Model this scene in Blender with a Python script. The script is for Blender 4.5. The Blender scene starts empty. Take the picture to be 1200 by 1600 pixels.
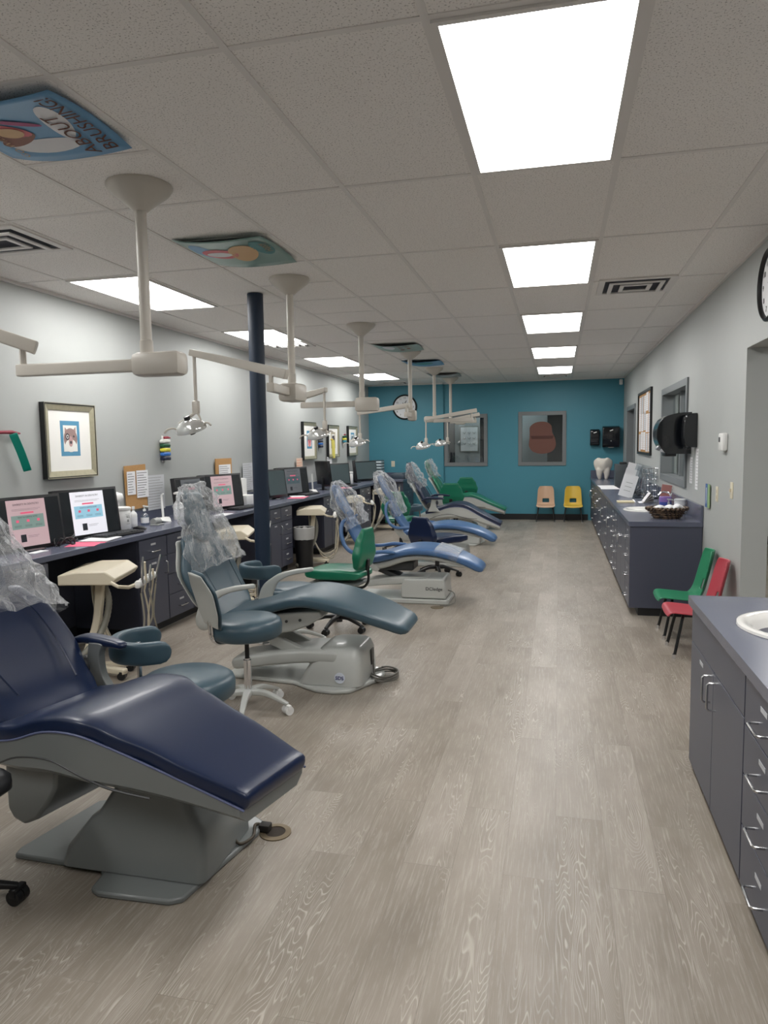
import bpy, bmesh, math, random
from mathutils import Vector, Matrix, noise
random.seed(7)
S = bpy.context.scene
COL = S.collection
PI = math.pi
def V(*a): return Vector(a)
# ---------------------------------------------------------------- camera
YAW, PITCH, ROLL, FPX, EYE = .23835, .09372, -.014975, 1125.3, 1.52
cam = bpy.data.cameras.new('camera'); cam_ob = bpy.data.objects.new('camera', cam); COL.objects.link(cam_ob)
F_ = V(-math.sin(YAW)*math.cos(PITCH), math.cos(YAW)*math.cos(PITCH), -math.sin(PITCH))
r0 = V(math.cos(YAW), math.sin(YAW), 0); u0 = r0.cross(F_)
R_ = r0*math.cos(ROLL)+u0*math.sin(ROLL); U_ = -r0*math.sin(ROLL)+u0*math.cos(ROLL)
M = Matrix((R_, U_, -F_)).transposed().to_4x4(); M.translation = (0, 0, EYE)
cam_ob.matrix_world = M
cam.sensor_fit = 'VERTICAL'; cam.sensor_height = 32; cam.lens = FPX/1600*32; cam.clip_start = .02
S.camera = cam_ob
# ---------------------------------------------------------------- world, exposure
W = bpy.data.worlds.new('world'); S.world = W; W.use_nodes = True
W.node_tree.nodes['Background'].inputs[0].default_value = (.8, .85, .9, 1)
W.node_tree.nodes['Background'].inputs[1].default_value = .05
S.view_settings.view_transform = 'Standard'; S.view_settings.look = 'None'
S.view_settings.gamma = 1; S.view_settings.use_curve_mapping = False
S.view_settings.exposure = 1.6
PANEL = 5.0          # strength of the ceiling light diffusers
# ---------------------------------------------------------------- room constants
H = 2.713; XL = -3.78; XR = 1.19; YF = 14.4; YB = -2.8
GX, GY, TX, TY = -.375, 2.116, .6096, 1.2192      # ceiling grid origin and pitch
# ---------------------------------------------------------------- materials
def C(r, g, b):
    f = lambda c: (c/255/12.92) if c/255 <= .04045 else ((c/255+.055)/1.055)**2.4
    return (f(r), f(g), f(b), 1)
MATS = {}
def mat(name, col, rough=.5, metal=0, bump=0, bscale=60, emit=0, coat=0, vary=0, vscale=6, spec=None):
    if name in MATS: return MATS[name]
    m = bpy.data.materials.new(name); m.use_nodes = True; n = m.node_tree.nodes; l = m.node_tree.links
    p = n['Principled BSDF']; col = C(*col) if len(col) == 3 else col
    p.inputs['Base Color'].default_value = col; p.inputs['Roughness'].default_value = rough
    p.inputs['Metallic'].default_value = metal; p.inputs['Coat Weight'].default_value = coat
    if spec is not None: p.inputs['Specular IOR Level'].default_value = spec
    if emit: p.inputs['Emission Color'].default_value = col; p.inputs['Emission Strength'].default_value = emit
    tc = n.new('ShaderNodeTexCoord')
    nz = n.new('ShaderNodeTexNoise'); nz.inputs['Scale'].default_value = vscale; l.new(tc.outputs['Object'], nz.inputs['Vector'])
    mx = n.new('ShaderNodeMix'); mx.data_type = 'RGBA'; mx.blend_type = 'MULTIPLY'; mx.inputs[0].default_value = max(vary, .04)
    mx.inputs[6].default_value = col; l.new(nz.outputs['Fac'], mx.inputs[7]); l.new(mx.outputs[2], p.inputs['Base Color'])
    if bump:
        b = n.new('ShaderNodeBump'); b.inputs['Strength'].default_value = bump; b.inputs['Distance'].default_value = .002
        z = n.new('ShaderNodeTexNoise'); z.inputs['Scale'].default_value = bscale; l.new(tc.outputs['Object'], z.inputs['Vector'])
        l.new(z.outputs['Fac'], b.inputs['Height']); l.new(b.outputs[0], p.inputs['Normal'])
    MATS[name] = m; return m
def node_mat(name):
    m = bpy.data.materials.new(name); m.use_nodes = True; MATS[name] = m
    return m, m.node_tree.nodes, m.node_tree.links, m.node_tree.nodes['Principled BSDF']
def floor_mat():
    m, n, l, p = node_mat('wood_plank_vinyl')
    tc = n.new('ShaderNodeTexCoord'); mp = n.new('ShaderNodeMapping'); mp.inputs['Rotation'].default_value = (0, 0, PI/2)
    l.new(tc.outputs['Object'], mp.inputs['Vector'])
    br = n.new('ShaderNodeTexBrick'); br.inputs['Scale'].default_value = 1; br.inputs['Brick Width'].default_value = 1.22
    br.inputs['Row Height'].default_value = .18; br.inputs['Mortar Size'].default_value = .0012; br.inputs['Mortar Smooth'].default_value = .2
    br.inputs['Color1'].default_value = (.0, .0, .0, 1); br.inputs['Color2'].default_value = (1, 1, 1, 1); br.inputs['Mortar'].default_value = (.5, .5, .5, 1)
    br.offset = .37; l.new(mp.outputs[0], br.inputs['Vector'])
    ad = n.new('ShaderNodeVectorMath'); ad.operation = 'MULTIPLY_ADD'; ad.inputs[1].default_value = (7, 13, 5)
    l.new(br.outputs['Color'], ad.inputs[0]); l.new(tc.outputs['Object'], ad.inputs[2])
    def noi(sx, sy, sc, det, rough=.6):
        q = n.new('ShaderNodeMapping'); q.inputs['Scale'].default_value = (sx, sy, 1); l.new(ad.outputs[0], q.inputs['Vector'])
        z = n.new('ShaderNodeTexNoise'); z.inputs['Scale'].default_value = sc; z.inputs['Detail'].default_value = det; z.inputs['Roughness'].default_value = rough
        l.new(q.outputs[0], z.inputs['Vector']); return z.outputs['Fac']
    def ramp(src, *st):
        r = n.new('ShaderNodeValToRGB'); l.new(src, r.inputs[0]); e = r.color_ramp.elements
        while len(e) < len(st): e.new(.5)
        for k, (pos, c) in enumerate(st): e[k].position = pos; e[k].color = c if len(c) == 4 else C(*c)
        return r.outputs[0]
    def mix(f, a, b, mode='MIX'):
        x = n.new('ShaderNodeMix'); x.data_type = 'RGBA'; x.blend_type = mode
        if isinstance(f, float): x.inputs[0].default_value = f
        else: l.new(f, x.inputs[0])
        l.new(a, x.inputs[6]); l.new(b, x.inputs[7]); return x.outputs[2]
    big = ramp(noi(2.2, .9, 1.6, 5), (.3, (136, 127, 116)), (.5, (150, 141, 130)), (.72, (164, 155, 145)))
    plank = ramp(br.outputs['Color'], (0, (236, 234, 231)), (1, (255, 255, 255)))
    base = mix(1.0, big, plank, 'MULTIPLY')
    # rings
    q = n.new('ShaderNodeMapping'); q.inputs['Scale'].default_value = (8.5, .9, 1); l.new(ad.outputs[0], q.inputs['Vector'])
    z = n.new('ShaderNodeTexNoise'); z.inputs['Scale'].default_value = 1.1; z.inputs['Detail'].default_value = 2.0; l.new(q.outputs[0], z.inputs['Vector'])
    mm = n.new('ShaderNodeMath'); mm.operation = 'MULTIPLY'; mm.inputs[1].default_value = 46; l.new(z.outputs['Fac'], mm.inputs[0])
    fr = n.new('ShaderNodeMath'); fr.operation = 'FRACT'; l.new(mm.outputs[0], fr.inputs[0])
    ring = ramp(fr.outputs[0], (.0, (0, 0, 0, 1)), (.70, (0, 0, 0, 1)), (.9, (1, 1, 1, 1)), (1.0, (0, 0, 0, 1)))
    g2 = ramp(noi(60, 2.5, 2.4, 6, .7), (.5, (0, 0, 0, 1)), (.66, (1, 1, 1, 1)))
    rm = mix(1.0, ring, ramp(noi(3, .7, 1.5, 2), (.46, (0, 0, 0, 1)), (.62, (1, 1, 1, 1))), 'MULTIPLY')
    lite = n.new('ShaderNodeRGB'); lite.outputs[0].default_value = C(196, 189, 180)
    f1 = n.new('ShaderNodeMath'); f1.operation = 'MULTIPLY'; f1.inputs[1].default_value = .75; l.new(rm, f1.inputs[0])
    c1 = mix(f1.outputs[0], base, lite.outputs[0])
    f2 = n.new('ShaderNodeMath'); f2.operation = 'MULTIPLY'; f2.inputs[1].default_value = .32; l.new(g2, f2.inputs[0])
    c2 = mix(f2.outputs[0], c1, lite.outputs[0])
    dk = n.new('ShaderNodeRGB'); dk.outputs[0].default_value = C(118, 110, 101)
    f3 = n.new('ShaderNodeMath'); f3.operation = 'MULTIPLY'; f3.inputs[1].default_value = .5; l.new(br.outputs['Fac'], f3.inputs[0])
    c3 = mix(f3.outputs[0], c2, dk.outputs[0])
    l.new(c3, p.inputs['Base Color']); p.inputs['Roughness'].default_value = .36
    rr = n.new('ShaderNodeMapRange'); rr.inputs[3].default_value = .30; rr.inputs[4].default_value = .5; l.new(noi(3, 1.2, 4, 5), rr.inputs[0]); l.new(rr.outputs[0], p.inputs['Roughness'])
    p.inputs['Specular IOR Level'].default_value = .42
    b = n.new('ShaderNodeBump'); b.inputs['Strength'].default_value = .12; b.inputs['Distance'].default_value = .001; l.new(g2, b.inputs['Height']); l.new(b.outputs[0], p.inputs['Normal'])
    return m
def tile_mat():
    m, n, l, p = node_mat('ceiling_tile')
    tc = n.new('ShaderNodeTexCoord')
    z = n.new('ShaderNodeTexNoise'); z.inputs['Scale'].default_value = 150; z.inputs['Detail'].default_value = 3; l.new(tc.outputs['Object'], z.inputs['Vector'])
    r = n.new('ShaderNodeValToRGB'); l.new(z.outputs['Fac'], r.inputs[0]); e = r.color_ramp.elements
    e[0].position = .33; e[0].color = C(176, 171, 167); e[1].position = .42; e[1].color = C(240, 236, 232)
    l.new(r.outputs[0], p.inputs['Base Color']); p.inputs['Roughness'].default_value = .9
    b = n.new('ShaderNodeBump'); b.inputs['Strength'].default_value = .35; b.inputs['Distance'].default_value = .003
    l.new(z.outputs['Fac'], b.inputs['Height']); l.new(b.outputs[0], p.inputs['Normal'])
    return m
def film_mat():
    m, n, l, p = node_mat('clear_plastic_film')
    out = n['Material Output']
    p.inputs['Base Color'].default_value = (.95, .96, .97, 1); p.inputs['Roughness'].default_value = .09; p.inputs['Specular IOR Level'].default_value = 1.0
    t = n.new('ShaderNodeBsdfTransparent'); t.inputs[0].default_value = (.93, .94, .95, 1)
    mx = n.new('ShaderNodeMixShader')
    lw = n.new('ShaderNodeLayerWeight'); lw.inputs[0].default_value = .35
    mr = n.new('ShaderNodeMapRange'); mr.inputs[3].default_value = .12; mr.inputs[4].default_value = .62; l.new(lw.outputs['Facing'], mr.inputs[0])
    tc = n.new('ShaderNodeTexCoord'); z = n.new('ShaderNodeTexNoise'); z.inputs['Scale'].default_value = 9; z.inputs['Detail'].default_value = 3; z.inputs['Distortion'].default_value = 2.5
    l.new(tc.outputs['Object'], z.inputs['Vector'])
    b = n.new('ShaderNodeBump'); b.inputs['Strength'].default_value = 1; b.inputs['Distance'].default_value = .05
    l.new(z.outputs['Fac'], b.inputs['Height']); l.new(b.outputs[0], p.inputs['Normal'])
    l.new(mr.outputs[0], mx.inputs[0]); l.new(t.outputs[0], mx.inputs[1]); l.new(p.outputs[0], mx.inputs[2]); l.new(mx.outputs[0], out.inputs[0])
    return m
def glass_mat(name, tint=(.9, .93, .93, 1), f=.12, rough=.02):
    m, n, l, p = node_mat(name); out = n['Material Output']
    g = n.new('ShaderNodeBsdfGlossy'); g.inputs['Roughness'].default_value = rough
    t = n.new('ShaderNodeBsdfTransparent'); t.inputs[0].default_value = tint
    mx = n.new('ShaderNodeMixShader'); mx.inputs[0].default_value = f
    l.new(t.outputs[0], mx.inputs[1]); l.new(g.outputs[0], mx.inputs[2]); l.new(mx.outputs[0], out.inputs[0]); return m
def emit_mat(name, col, s):
    m, n, l, p = node_mat(name); out = n['Material Output']
    e = n.new('ShaderNodeEmission'); e.inputs[0].default_value = col; e.inputs[1].default_value = s; l.new(e.outputs[0], out.inputs[0]); return m
def wicker_mat():
    m, n, l, p = node_mat('dark_wicker')
    tc = n.new('ShaderNodeTexCoord'); w = n.new('ShaderNodeTexWave'); w.inputs['Scale'].default_value = 14; w.inputs['Distortion'].default_value = 5; w.bands_direction = 'DIAGONAL'
    l.new(tc.outputs['Object'], w.inputs['Vector']); r = n.new('ShaderNodeValToRGB'); l.new(w.outputs['Fac'], r.inputs[0])
    r.color_ramp.elements[0].color = C(38, 28, 22); r.color_ramp.elements[1].color = C(128, 104, 82)
    l.new(r.outputs[0], p.inputs['Base Color']); p.inputs['Roughness'].default_value = .5
    b = n.new('ShaderNodeBump'); b.inputs['Distance'].default_value = .006; l.new(w.outputs['Fac'], b.inputs['Height']); l.new(b.outputs[0], p.inputs['Normal']); return m
FLOOR = floor_mat(); TILE = tile_mat(); FILM = film_mat(); WICKER = wicker_mat()
GLASS = glass_mat('window_glass'); ACRYLIC = glass_mat('clear_acrylic', (.9, .93, .95, 1), .22, .05)
GREYWALL = mat('grey_wall_paint', (176, 179, 177), .55, bump=.15, bscale=180)
TEAL = mat('teal_wall_paint', (70, 138, 156), .5, bump=.15, bscale=180)
TBAR = mat('ceiling_grid_enamel', (226, 222, 218), .5)
BLACKBASE = mat('black_rubber_baseboard', (24, 25, 28), .45)
LAMINATE = mat('slate_blue_laminate', (74, 77, 92), .38, bump=.05, bscale=300)
TOPLAM = mat('slate_blue_worktop', (92, 96, 113), .27, bump=.04, bscale=300)
DARKIN = mat('dark_cabinet_interior', (24, 25, 32), .8)
STEEL = mat('brushed_steel', (200, 200, 200), .25, 1)
CHROME = mat('chrome', (225, 225, 228), .08, 1)
BEIGE = mat('warm_grey_enamel', (196, 190, 180), .35)
CREAM = mat('cream_plastic', (214, 204, 182), .4)
WHITEPL = mat('white_plastic', (232, 232, 230), .35)
BLACKPL = mat('black_plastic', (22, 23, 25), .4)
BLACKGL = mat('glossy_black_plastic', (16, 19, 24), .14, coat=.5)
GREYPL = mat('grey_plastic', (150, 152, 150), .4)
WFRAME = mat('grey_painted_metal_frame', (118, 122, 124), .45)
NAVYV = mat('navy_vinyl', (14, 31, 63), .34, bump=.12, bscale=500, coat=.1)
TEALV = mat('slate_teal_vinyl', (60, 82, 94), .36, bump=.1, bscale=500)
BLUEV = mat('cornflower_blue_vinyl', (72, 106, 150), .3, bump=.1, bscale=500)
GREENV = mat('green_vinyl', (24, 112, 84), .3, bump=.1, bscale=500)
PAPER = mat('white_paper', (236, 236, 238), .7)
INK = mat('dark_ink', (40, 40, 46), .7)
COLUMNP = mat('navy_column_paint', (16, 36, 58), .5, bump=.3, bscale=40)
# ---------------------------------------------------------------- mesh builder
class MB:
    def __init__(s, xf=None): s.b = bmesh.new(); s.x = xf or Matrix()
    def v(s, p): return s.b.verts.new(s.x @ Vector(p))
    def face(s, vs):
        try: return s.b.faces.new(vs)
        except ValueError: return None
    def poly(s, pts): return s.face([s.v(p) for p in pts])
    def prism(s, pts, d):      # closed planar outline extruded along vector d
        a = [s.v(p) for p in pts]; c = [s.v(Vector(p)+Vector(d)) for p in pts]; k = len(a)
        s.face(a[::-1]); s.face(c)
        for i in range(k): s.face([a[i], a[(i+1) % k], c[(i+1) % k], c[i]])
        return s
    def box(s, a, b, rot=None, bev=0):
        c = (Vector(a)+Vector(b))/2; h = [abs(b[i]-a[i])/2 for i in range(3)]
        q = rot or Matrix(); t = bmesh.new()
        bmesh.ops.create_cube(t, size=2); 
        for w in t.verts: w.co = Vector((w.co.x*h[0], w.co.y*h[1], w.co.z*h[2]))
        if bev: bmesh.ops.bevel(t, geom=t.edges[:], offset=min(bev, min(h)*.95), segments=2, affect='EDGES', profile=.5)
        mp = {}
        for w in t.verts: mp[w] = s.v(c+(q.to_3x3() @ w.co))
        for f in t.faces: s.face([mp[w] for w in f.verts])
        t.free(); return s
    def loft(s, secs, cap=True, close=True):
        R = [[s.v(p) for p in r] for r in secs]; k = len(R[0])
        for a, b in zip(R[:-1], R[1:]):
            for i in range(k if close else k-1):
                j = (i+1) % k; s.face([a[i], a[j], b[j], b[i]])
        if cap and close: s.face(R[0][::-1]); s.face(R[-1])
        return s
    def tube(s, pts, r, n=8, cap=True):
        pts = [Vector(p) for p in pts]; rs = r if isinstance(r, (list, tuple)) else [r]*len(pts)
        secs = []; N = None
        for i, p in enumerate(pts):
            t = (pts[min(i+1, len(pts)-1)]-pts[max(i-1, 0)]).normalized()
            if N is None: N = t.orthogonal().normalized()
            else:
                N = N-t*N.dot(t); N = N.normalized() if N.length > 1e-6 else t.orthogonal().normalized()
            B = t.cross(N)
            secs.append([p+(N*math.cos(2*PI*k/n)+B*math.sin(2*PI*k/n))*rs[i] for k in range(n)])
        return s.loft(secs, cap)
    def lathe(s, prof, c=(0, 0, 0), n=24, ax='z', sx=1, sy=1):
        secs = []
        for r, z in prof:
            ring = []
            for k in range(n):
                a = 2*PI*k/n; x, y = max(r, .0004)*math.cos(a)*sx, max(r, .0004)*math.sin(a)*sy
                q = {'z': (x, y, z), 'x': (z, x, y), 'y': (y, z, x)}[ax]
                ring.append(Vector(c)+Vector(q))
            secs.append(ring)
        k0, k1 = prof[0][0] < .001, prof[-1][0] < .001
        if not k0 and not k1: return s.loft(secs+[secs[0]], False)
        return s.loft(secs, False)
    def slab(s, pts, w, t, lat=(0, 1, 0), e=5, sub=5, n=28, endr=.5, top=True):
        """rounded cushion or bar swept along pts; w, t numbers or lists"""
        pts = [Vector(p) for p in pts]; k = len(pts)
        w = w if isinstance(w, (list, tuple)) else [w]*k; t = t if isinstance(t, (list, tuple)) else [t]*k
        P = []; Wd = []; Th = []
        for i in range(k-1):
            a, b, c, d = pts[max(i-1, 0)], pts[i], pts[i+1], pts[min(i+2, k-1)]
            for j in range(sub):
                u = j/sub; P.append(.5*((2*b)+(-a+c)*u+(2*a-5*b+4*c-d)*u*u+(-a+3*b-3*c+d)*u**3))
                f = u*u*(3-2*u); Wd.append(w[i]+(w[i+1]-w[i])*f); Th.append(t[i]+(t[i+1]-t[i])*f)
        P.append(pts[-1]); Wd.append(w[-1]); Th.append(t[-1])
        T0 = (P[0]-P[1]).normalized(); T1 = (P[-1]-P[-2]).normalized(); r0, r1 = Th[0]*endr, Th[-1]*endr
        S_ = []
        for q in (0, .12, .35, .65): S_.append((P[0]+T0*r0*math.cos(q*PI/2), 1-(1-math.sin(q*PI/2))*min(1, 2*r0/Wd[0]), .02+.98*math.sin(q*PI/2) if endr else 1, 0, Wd[0], Th[0]))
        for i in range(len(P)): S_.append((P[i], 1, 1, i, Wd[i], Th[i]))
        for q in (.65, .35, .12, 0): S_.append((P[-1]+T1*r1*math.cos(q*PI/2), 1-(1-math.sin(q*PI/2))*min(1, 2*r1/Wd[-1]), .02+.98*math.sin(q*PI/2) if endr else 1, len(P)-1, Wd[-1], Th[-1]))
        secs = []; L0 = Vector(lat).normalized()
        for p, fw, ft, i, ww, tt in S_:
            T = (P[min(i+1, len(P)-1)]-P[max(i-1, 0)]).normalized(); L = (L0-T*L0.dot(T)).normalized(); N = T.cross(L)
            if top: p = p-N*(-tt/2) if N.z < 0 else p-N*tt/2
            ring = []
            for q in range(n):
                a = 2*PI*(q+.5)/n; ca, sa = math.cos(a), math.sin(a)
                x = math.copysign(abs(ca)**(2/e), ca)*ww/2*fw; y = math.copysign(abs(sa)**(2/e), sa)*tt/2*ft
                ring.append(p+L*x+N*y)
            secs.append(ring)
        return s.loft(secs, True)
def tag(o, label=None, cat=None, group=None, kind=None):
    if label: o['label'] = label
    if cat: o['category'] = cat
    if group: o['group'] = group
    if kind: o['kind'] = kind
    return o
def ob(name, mb, m, parent=None, smooth=35, bevel=0, loc=None, rotz=0):
    me = bpy.data.meshes.new(name); b = mb.b if isinstance(mb, MB) else mb
    bmesh.ops.remove_doubles(b, verts=b.verts[:], dist=1e-6)
    bmesh.ops.recalc_face_normals(b, faces=b.faces[:]); b.to_mesh(me); b.free()
    for mm in (m if isinstance(m, (list, tuple)) else [m]): me.materials.append(mm)
    if smooth:
        for f in me.polygons: f.use_smooth = True
        me.set_sharp_from_angle(angle=math.radians(smooth))
    o = bpy.data.objects.new(name, me); COL.objects.link(o)
    if parent: o.parent = parent
    if loc is not None: o.location = loc
    if rotz: o.rotation_euler = (0, 0, rotz)
    if bevel:
        q = o.modifiers.new('bevel', 'BEVEL'); q.width = bevel; q.segments = 2; q.limit_method = 'ANGLE'; q.harden_normals = False
    return o
def thing(name, label, cat, loc=(0, 0, 0), rotz=0, group=None):
    o = bpy.data.objects.new(name, None); COL.objects.link(o); o.empty_display_size = .05
    o.location = loc; o.rotation_euler = (0, 0, rotz); return tag(o, label, cat, group)
def struct(name, mb, m, **k): return tag(ob(name, mb, m, smooth=k.pop('smooth', 30), **k), kind='structure')
def Bx(a, b, bev=0, rot=None): return MB().box(a, b, rot, bev)
def copy_tree(o, parent=None):
    c = o.copy(); COL.objects.link(c); c.parent = parent
    for ch in list(o.children): copy_tree(ch, c)
    return c
def text(s, size, m, parent, loc, rot, name='lettering', align='CENTER', ext=.0004, sx=1):
    cu = bpy.data.curves.new(name, 'FONT'); cu.body = s; cu.size = size; cu.align_x = align; cu.align_y = 'CENTER'; cu.extrude = ext
    cu.resolution_u = 3
    t = bpy.data.objects.new(name, cu); COL.objects.link(t)
    bpy.context.view_layer.update()
    me = bpy.data.meshes.new_from_object(t.evaluated_get(bpy.context.evaluated_depsgraph_get()))
    bpy.data.objects.remove(t); me.materials.clear(); me.materials.append(m)
    o = bpy.data.objects.new(name, me); COL.objects.link(o); o.parent = parent; o.location = loc; o.rotation_euler = rot; o.scale = (sx, 1, 1)
    return o
def arc(c, r, a0, a1, n, z=None, ax='z'):
    out = []
    for k in range(n+1):
        a = a0+(a1-a0)*k/n; x, y = r*math.cos(a), r*math.sin(a)
        out.append(Vector(c)+(V(x, y, 0) if ax == 'z' else V(0, x, y) if ax == 'x' else V(x, 0, y)))
    return out
# ================================================================ ROOM SHELL
struct('floor', Bx((-4.2, YB-.2, -.06), (5.2, 17.5, 0)), FLOOR)
struct('ceiling', Bx((-4.2, YB-.2, H), (5.2, 17.5, H+.06)), TILE)
def wall_cells(axis, p0, p1, a0, a1, z0, z1, holes):
    mb = MB(); A = sorted({a0, a1, *[h[0] for h in holes], *[h[1] for h in holes]})
    for u0_, u1_ in zip(A[:-1], A[1:]):
        zs = [(z0, z1)]; cm = (u0_+u1_)/2
        for h in holes:
            if h[0] < cm < h[1]: zs = [z for z in [(z0, h[2]), (h[3], z1)] if z[1]-z[0] > 1e-4]
        for za, zb in zs:
            if axis == 'x': mb.box((p0, u0_, za), (p1, u1_, zb))
            else: mb.box((u0_, p0, za), (u1_, p1, zb))
    return mb
struct('wall_left', Bx((XL-.12, YB, 0), (XL, YF+.1, H)), GREYWALL)
WIN1, WIN2 = (7.42, 9.05, 1.12, 2.05), (12.24, 13.5, 1.12, 2.05)
struct('wall_right', wall_cells('x', XR, XR+.16, YB, YF+.02, 0, H, [(1.6, 5.2, 0, 2.11), WIN1, WIN2]), GREYWALL)
FW1, FW2 = (-2.17, -1.43, 1.12, 2.03), (-.71, .08, 1.12, 2.05)
wf = wall_cells('y', YF, YF+.14, XL-.1, XR+.16, 0, H, [FW1, FW2]); wf.box((XL, YF-.05, 0), (-2.24, YF, H))
struct('wall_far', wf, TEAL)
struct('wall_back', Bx((-4, YB-.12, 0), (5, YB, H)), GREYWALL)
# rooms glimpsed through the opening and the windows
mb = MB(); mb.box((3.35, YB, 0), (3.47, 11.4, H)); mb.box((XR+.16, 11.3, 0), (3.47, 11.42, H)); struct('wall_side_room', mb, GREYWALL)
struct('baseboard_side_room', Bx((XR+.2, 11.285, 0), (3.35, 11.3, .12)), BLACKBASE)
struct('wall_beyond', MB().box((-4.1, 16.4, 0), (3.6, 16.5, H)), mat('dark_grey_wall', (62, 66, 74), .7))
struct('wall_partition', MB().box((-2.10, 15.0, 0), (-1.585, 15.06, H)).box((-.9, 15.0, 0), (-.225, 15.06, H)).box((-4.1, YF+.2, 0), (-4.0, 16.4, H)).box((1.36, 14.54, 0), (1.42, 16.4, H)), mat('pale_partition_paint', (168, 172, 172), .6))
struct('baseboard_far', Bx((-2.85, YF-.014, 0), (.56, YF, .115)), BLACKBASE)
struct('baseboard_left', Bx((XL, YB, 0), (XL+.012, YF-.06, .1)), BLACKBASE)
struct('baseboard_right', MB().box((XR-.012, 5.2, 0), (XR, 6.5, .1)).box((XR-.012, YB, 0), (XR, 1.55, .1)), BLACKBASE)
# suspended ceiling grid
g = MB(); zt = H-.004
nx0, nx1 = -6, 9
for i in range(nx0, nx1):
    x = GX+i*TX
    g.box((x-.012, YB, zt), (x+.012, 17.4, H+.01))
for j in range(-5, 13):
    y = GY+j*TY; g.box((-4.1, y-.012, zt+.0008), (5, y+.012, H+.011))
    g.box((GX-3*TX, y+TY/2-.012, zt+.0008), (GX-2*TX, y+TY/2+.012, H+.01))
struct('trim_1', g, TBAR)
struct('trim_2', MB().box((XL, YB, H-.022), (XL+.022, YF, H)).box((XR-.022, YB, H-.022), (XR, YF, H)).box((XL, YF-.072, H-.022), (-2.24, YF-.05, H)).box((-2.24, YF-.022, H-.022), (XR, YF, H)), TBAR)
# window frames and panes
def frame_mb(axis, p0, p1, a0, a1, z0, z1, w):
    mb = MB()
    for (ua, ub, za, zb) in ((a0, a1, z1-w, z1), (a0, a1, z0, z0+w), (a0, a0+w, z0+w, z1-w), (a1-w, a1, z0+w, z1-w)):
        if axis == 'x': mb.box((p0, ua, za), (p1, ub, zb))
        else: mb.box((ua, p0, za), (ub, p1, zb))
    return mb
for n_, ax, h, p in (('window_1', 'y', FW1, YF), ('window_2', 'y', FW2, YF), ('window_3', 'x', WIN1, XR), ('window_4', 'x', WIN2, XR)):
    a, b, c, d = h; w = .06
    f = frame_mb(ax, p-.018, p+.13, a-w, b+w, c-w, d+w, w+.012)
    t = struct(n_, f, WFRAME, bevel=.003)
    if ax == 'y': ob('pane', Bx((a, p+.06, c), (b, p+.066, d)), GLASS, t)
    else:
        ob('pane', Bx((p+.10, a, c), (p+.106, b, d)), GLASS, t)
        ob('mullion', Bx((p+.07, a+(b-a)*.52, c), (p+.13, a+(b-a)*.52+.06, d)), WFRAME, t)
# pale blue panel of the side room seen through window 3
tag(ob('blue_panel', Bx((1.84, 11.2, .3), (2.15, 11.28, 2.3)), mat('pale_blue_panel', (140, 195, 215), .6)), 'pale blue panel on the side room wall seen through the right wall window', 'panel')
# ================================================================ CEILING FIXTURES
DIFF = emit_mat('light_diffuser', (1, .988, .965, 1), PANEL)
def light(i, j, label, grp='recessed ceiling light panels'):
    x0, y0 = GX+i*TX, GY+j*TY
    t = thing('ceiling_light', label, 'ceiling light', (x0+TX/2, y0+TY/2, H), 0, grp)
    a, b = TX/2-.013, TY/2-.013
    ob('diffuser', Bx((-a+.018, -b+.018, -.008), (a-.018, b-.018, -.005)), DIFF, t)
    ob('frame', ringbox(a, b, .02, -.012, -.001), TBAR, t)
def ringbox(a, b, w, z0, z1):
    mb = MB(); mb.box((-a, -b, z0), (a, -b+w, z1)).box((-a, b-w, z0), (a, b, z1)).box((-a, -b+w, z0), (-a+w, b-w, z1)).box((a-w, -b+w, z0), (a, b-w, z1)); return mb
rl = ['nearest and largest ceiling light panel, right of centre', 'second ceiling light panel in the right row', 'third ceiling light panel in the right row', 'fourth ceiling light panel in the right row', 'farthest ceiling light panel in the right row by teal wall']
for k, L in enumerate(rl): light(0, 2*k, L)
ll = ['nearest visible ceiling light panel of the left row behind first lamp pole', 'left row ceiling light panel behind the navy column', 'left row ceiling light panel between second and third lamp poles', 'farthest left row ceiling light panel near the teal wall']
for k, L in enumerate(ll): light(-5, 2*k+2, L)
light(0, -2, 'added unseen ceiling light panel behind the camera, right row'); light(-5, 0, 'ceiling light panel above the nearest desk, left row'); light(-5, -2, 'added unseen ceiling light panel behind the camera, left row')  # the two behind the camera are added, unseen, to light the near area
def vent(x, y, sx, sy, label):
    t = thing('ceiling_vent', label, 'air vent', (x, y, H), 0, 'ceiling air vents')
    ob('frame', ringbox(sx/2, sy/2, .045, -.012, -.001), TBAR, t)
    ob('duct', Bx((-sx/2+.045, -sy/2+.045, -.004), (sx/2-.045, sy/2-.045, -.002)), mat('dark_duct', (46, 48, 58), .7), t)
    for s_ in (.72, .42):
        ob('louver', ringbox(sx/2*s_, sy/2*s_, .03, -.026, -.018), TBAR, t)
vent(-3.10, 3.62, .55, .5, 'square air vent over the left desks, nearest to the camera')
vent(-3.12, 8.12, .55, .5, 'air vent right behind the second left light panel')
vent(.56, 5.98, .55, .55, 'square air vent in the right side of ceiling beside second light')
vent(-3.12, 13.9, .55, .4, 'small air vent at the far left end of the ceiling')
vent(-.07, 13.6, .5, .4, 'air vent beyond the farthest right row light panel')
def fill_light(x, y, sx, sy, label):  # added panels, not visible, that brighten the neighbouring rooms
    t = thing('ceiling_light', label, 'ceiling light', (x, y, H), 0, 'added light panels brightening the neighbouring rooms')
    ob('diffuser', Bx((-sx/2+.02, -sy/2+.02, -.008), (sx/2-.02, sy/2-.02, -.005)), DIFF, t); ob('frame', ringbox(sx/2, sy/2, .02, -.012, -.001), TBAR, t)
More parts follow.
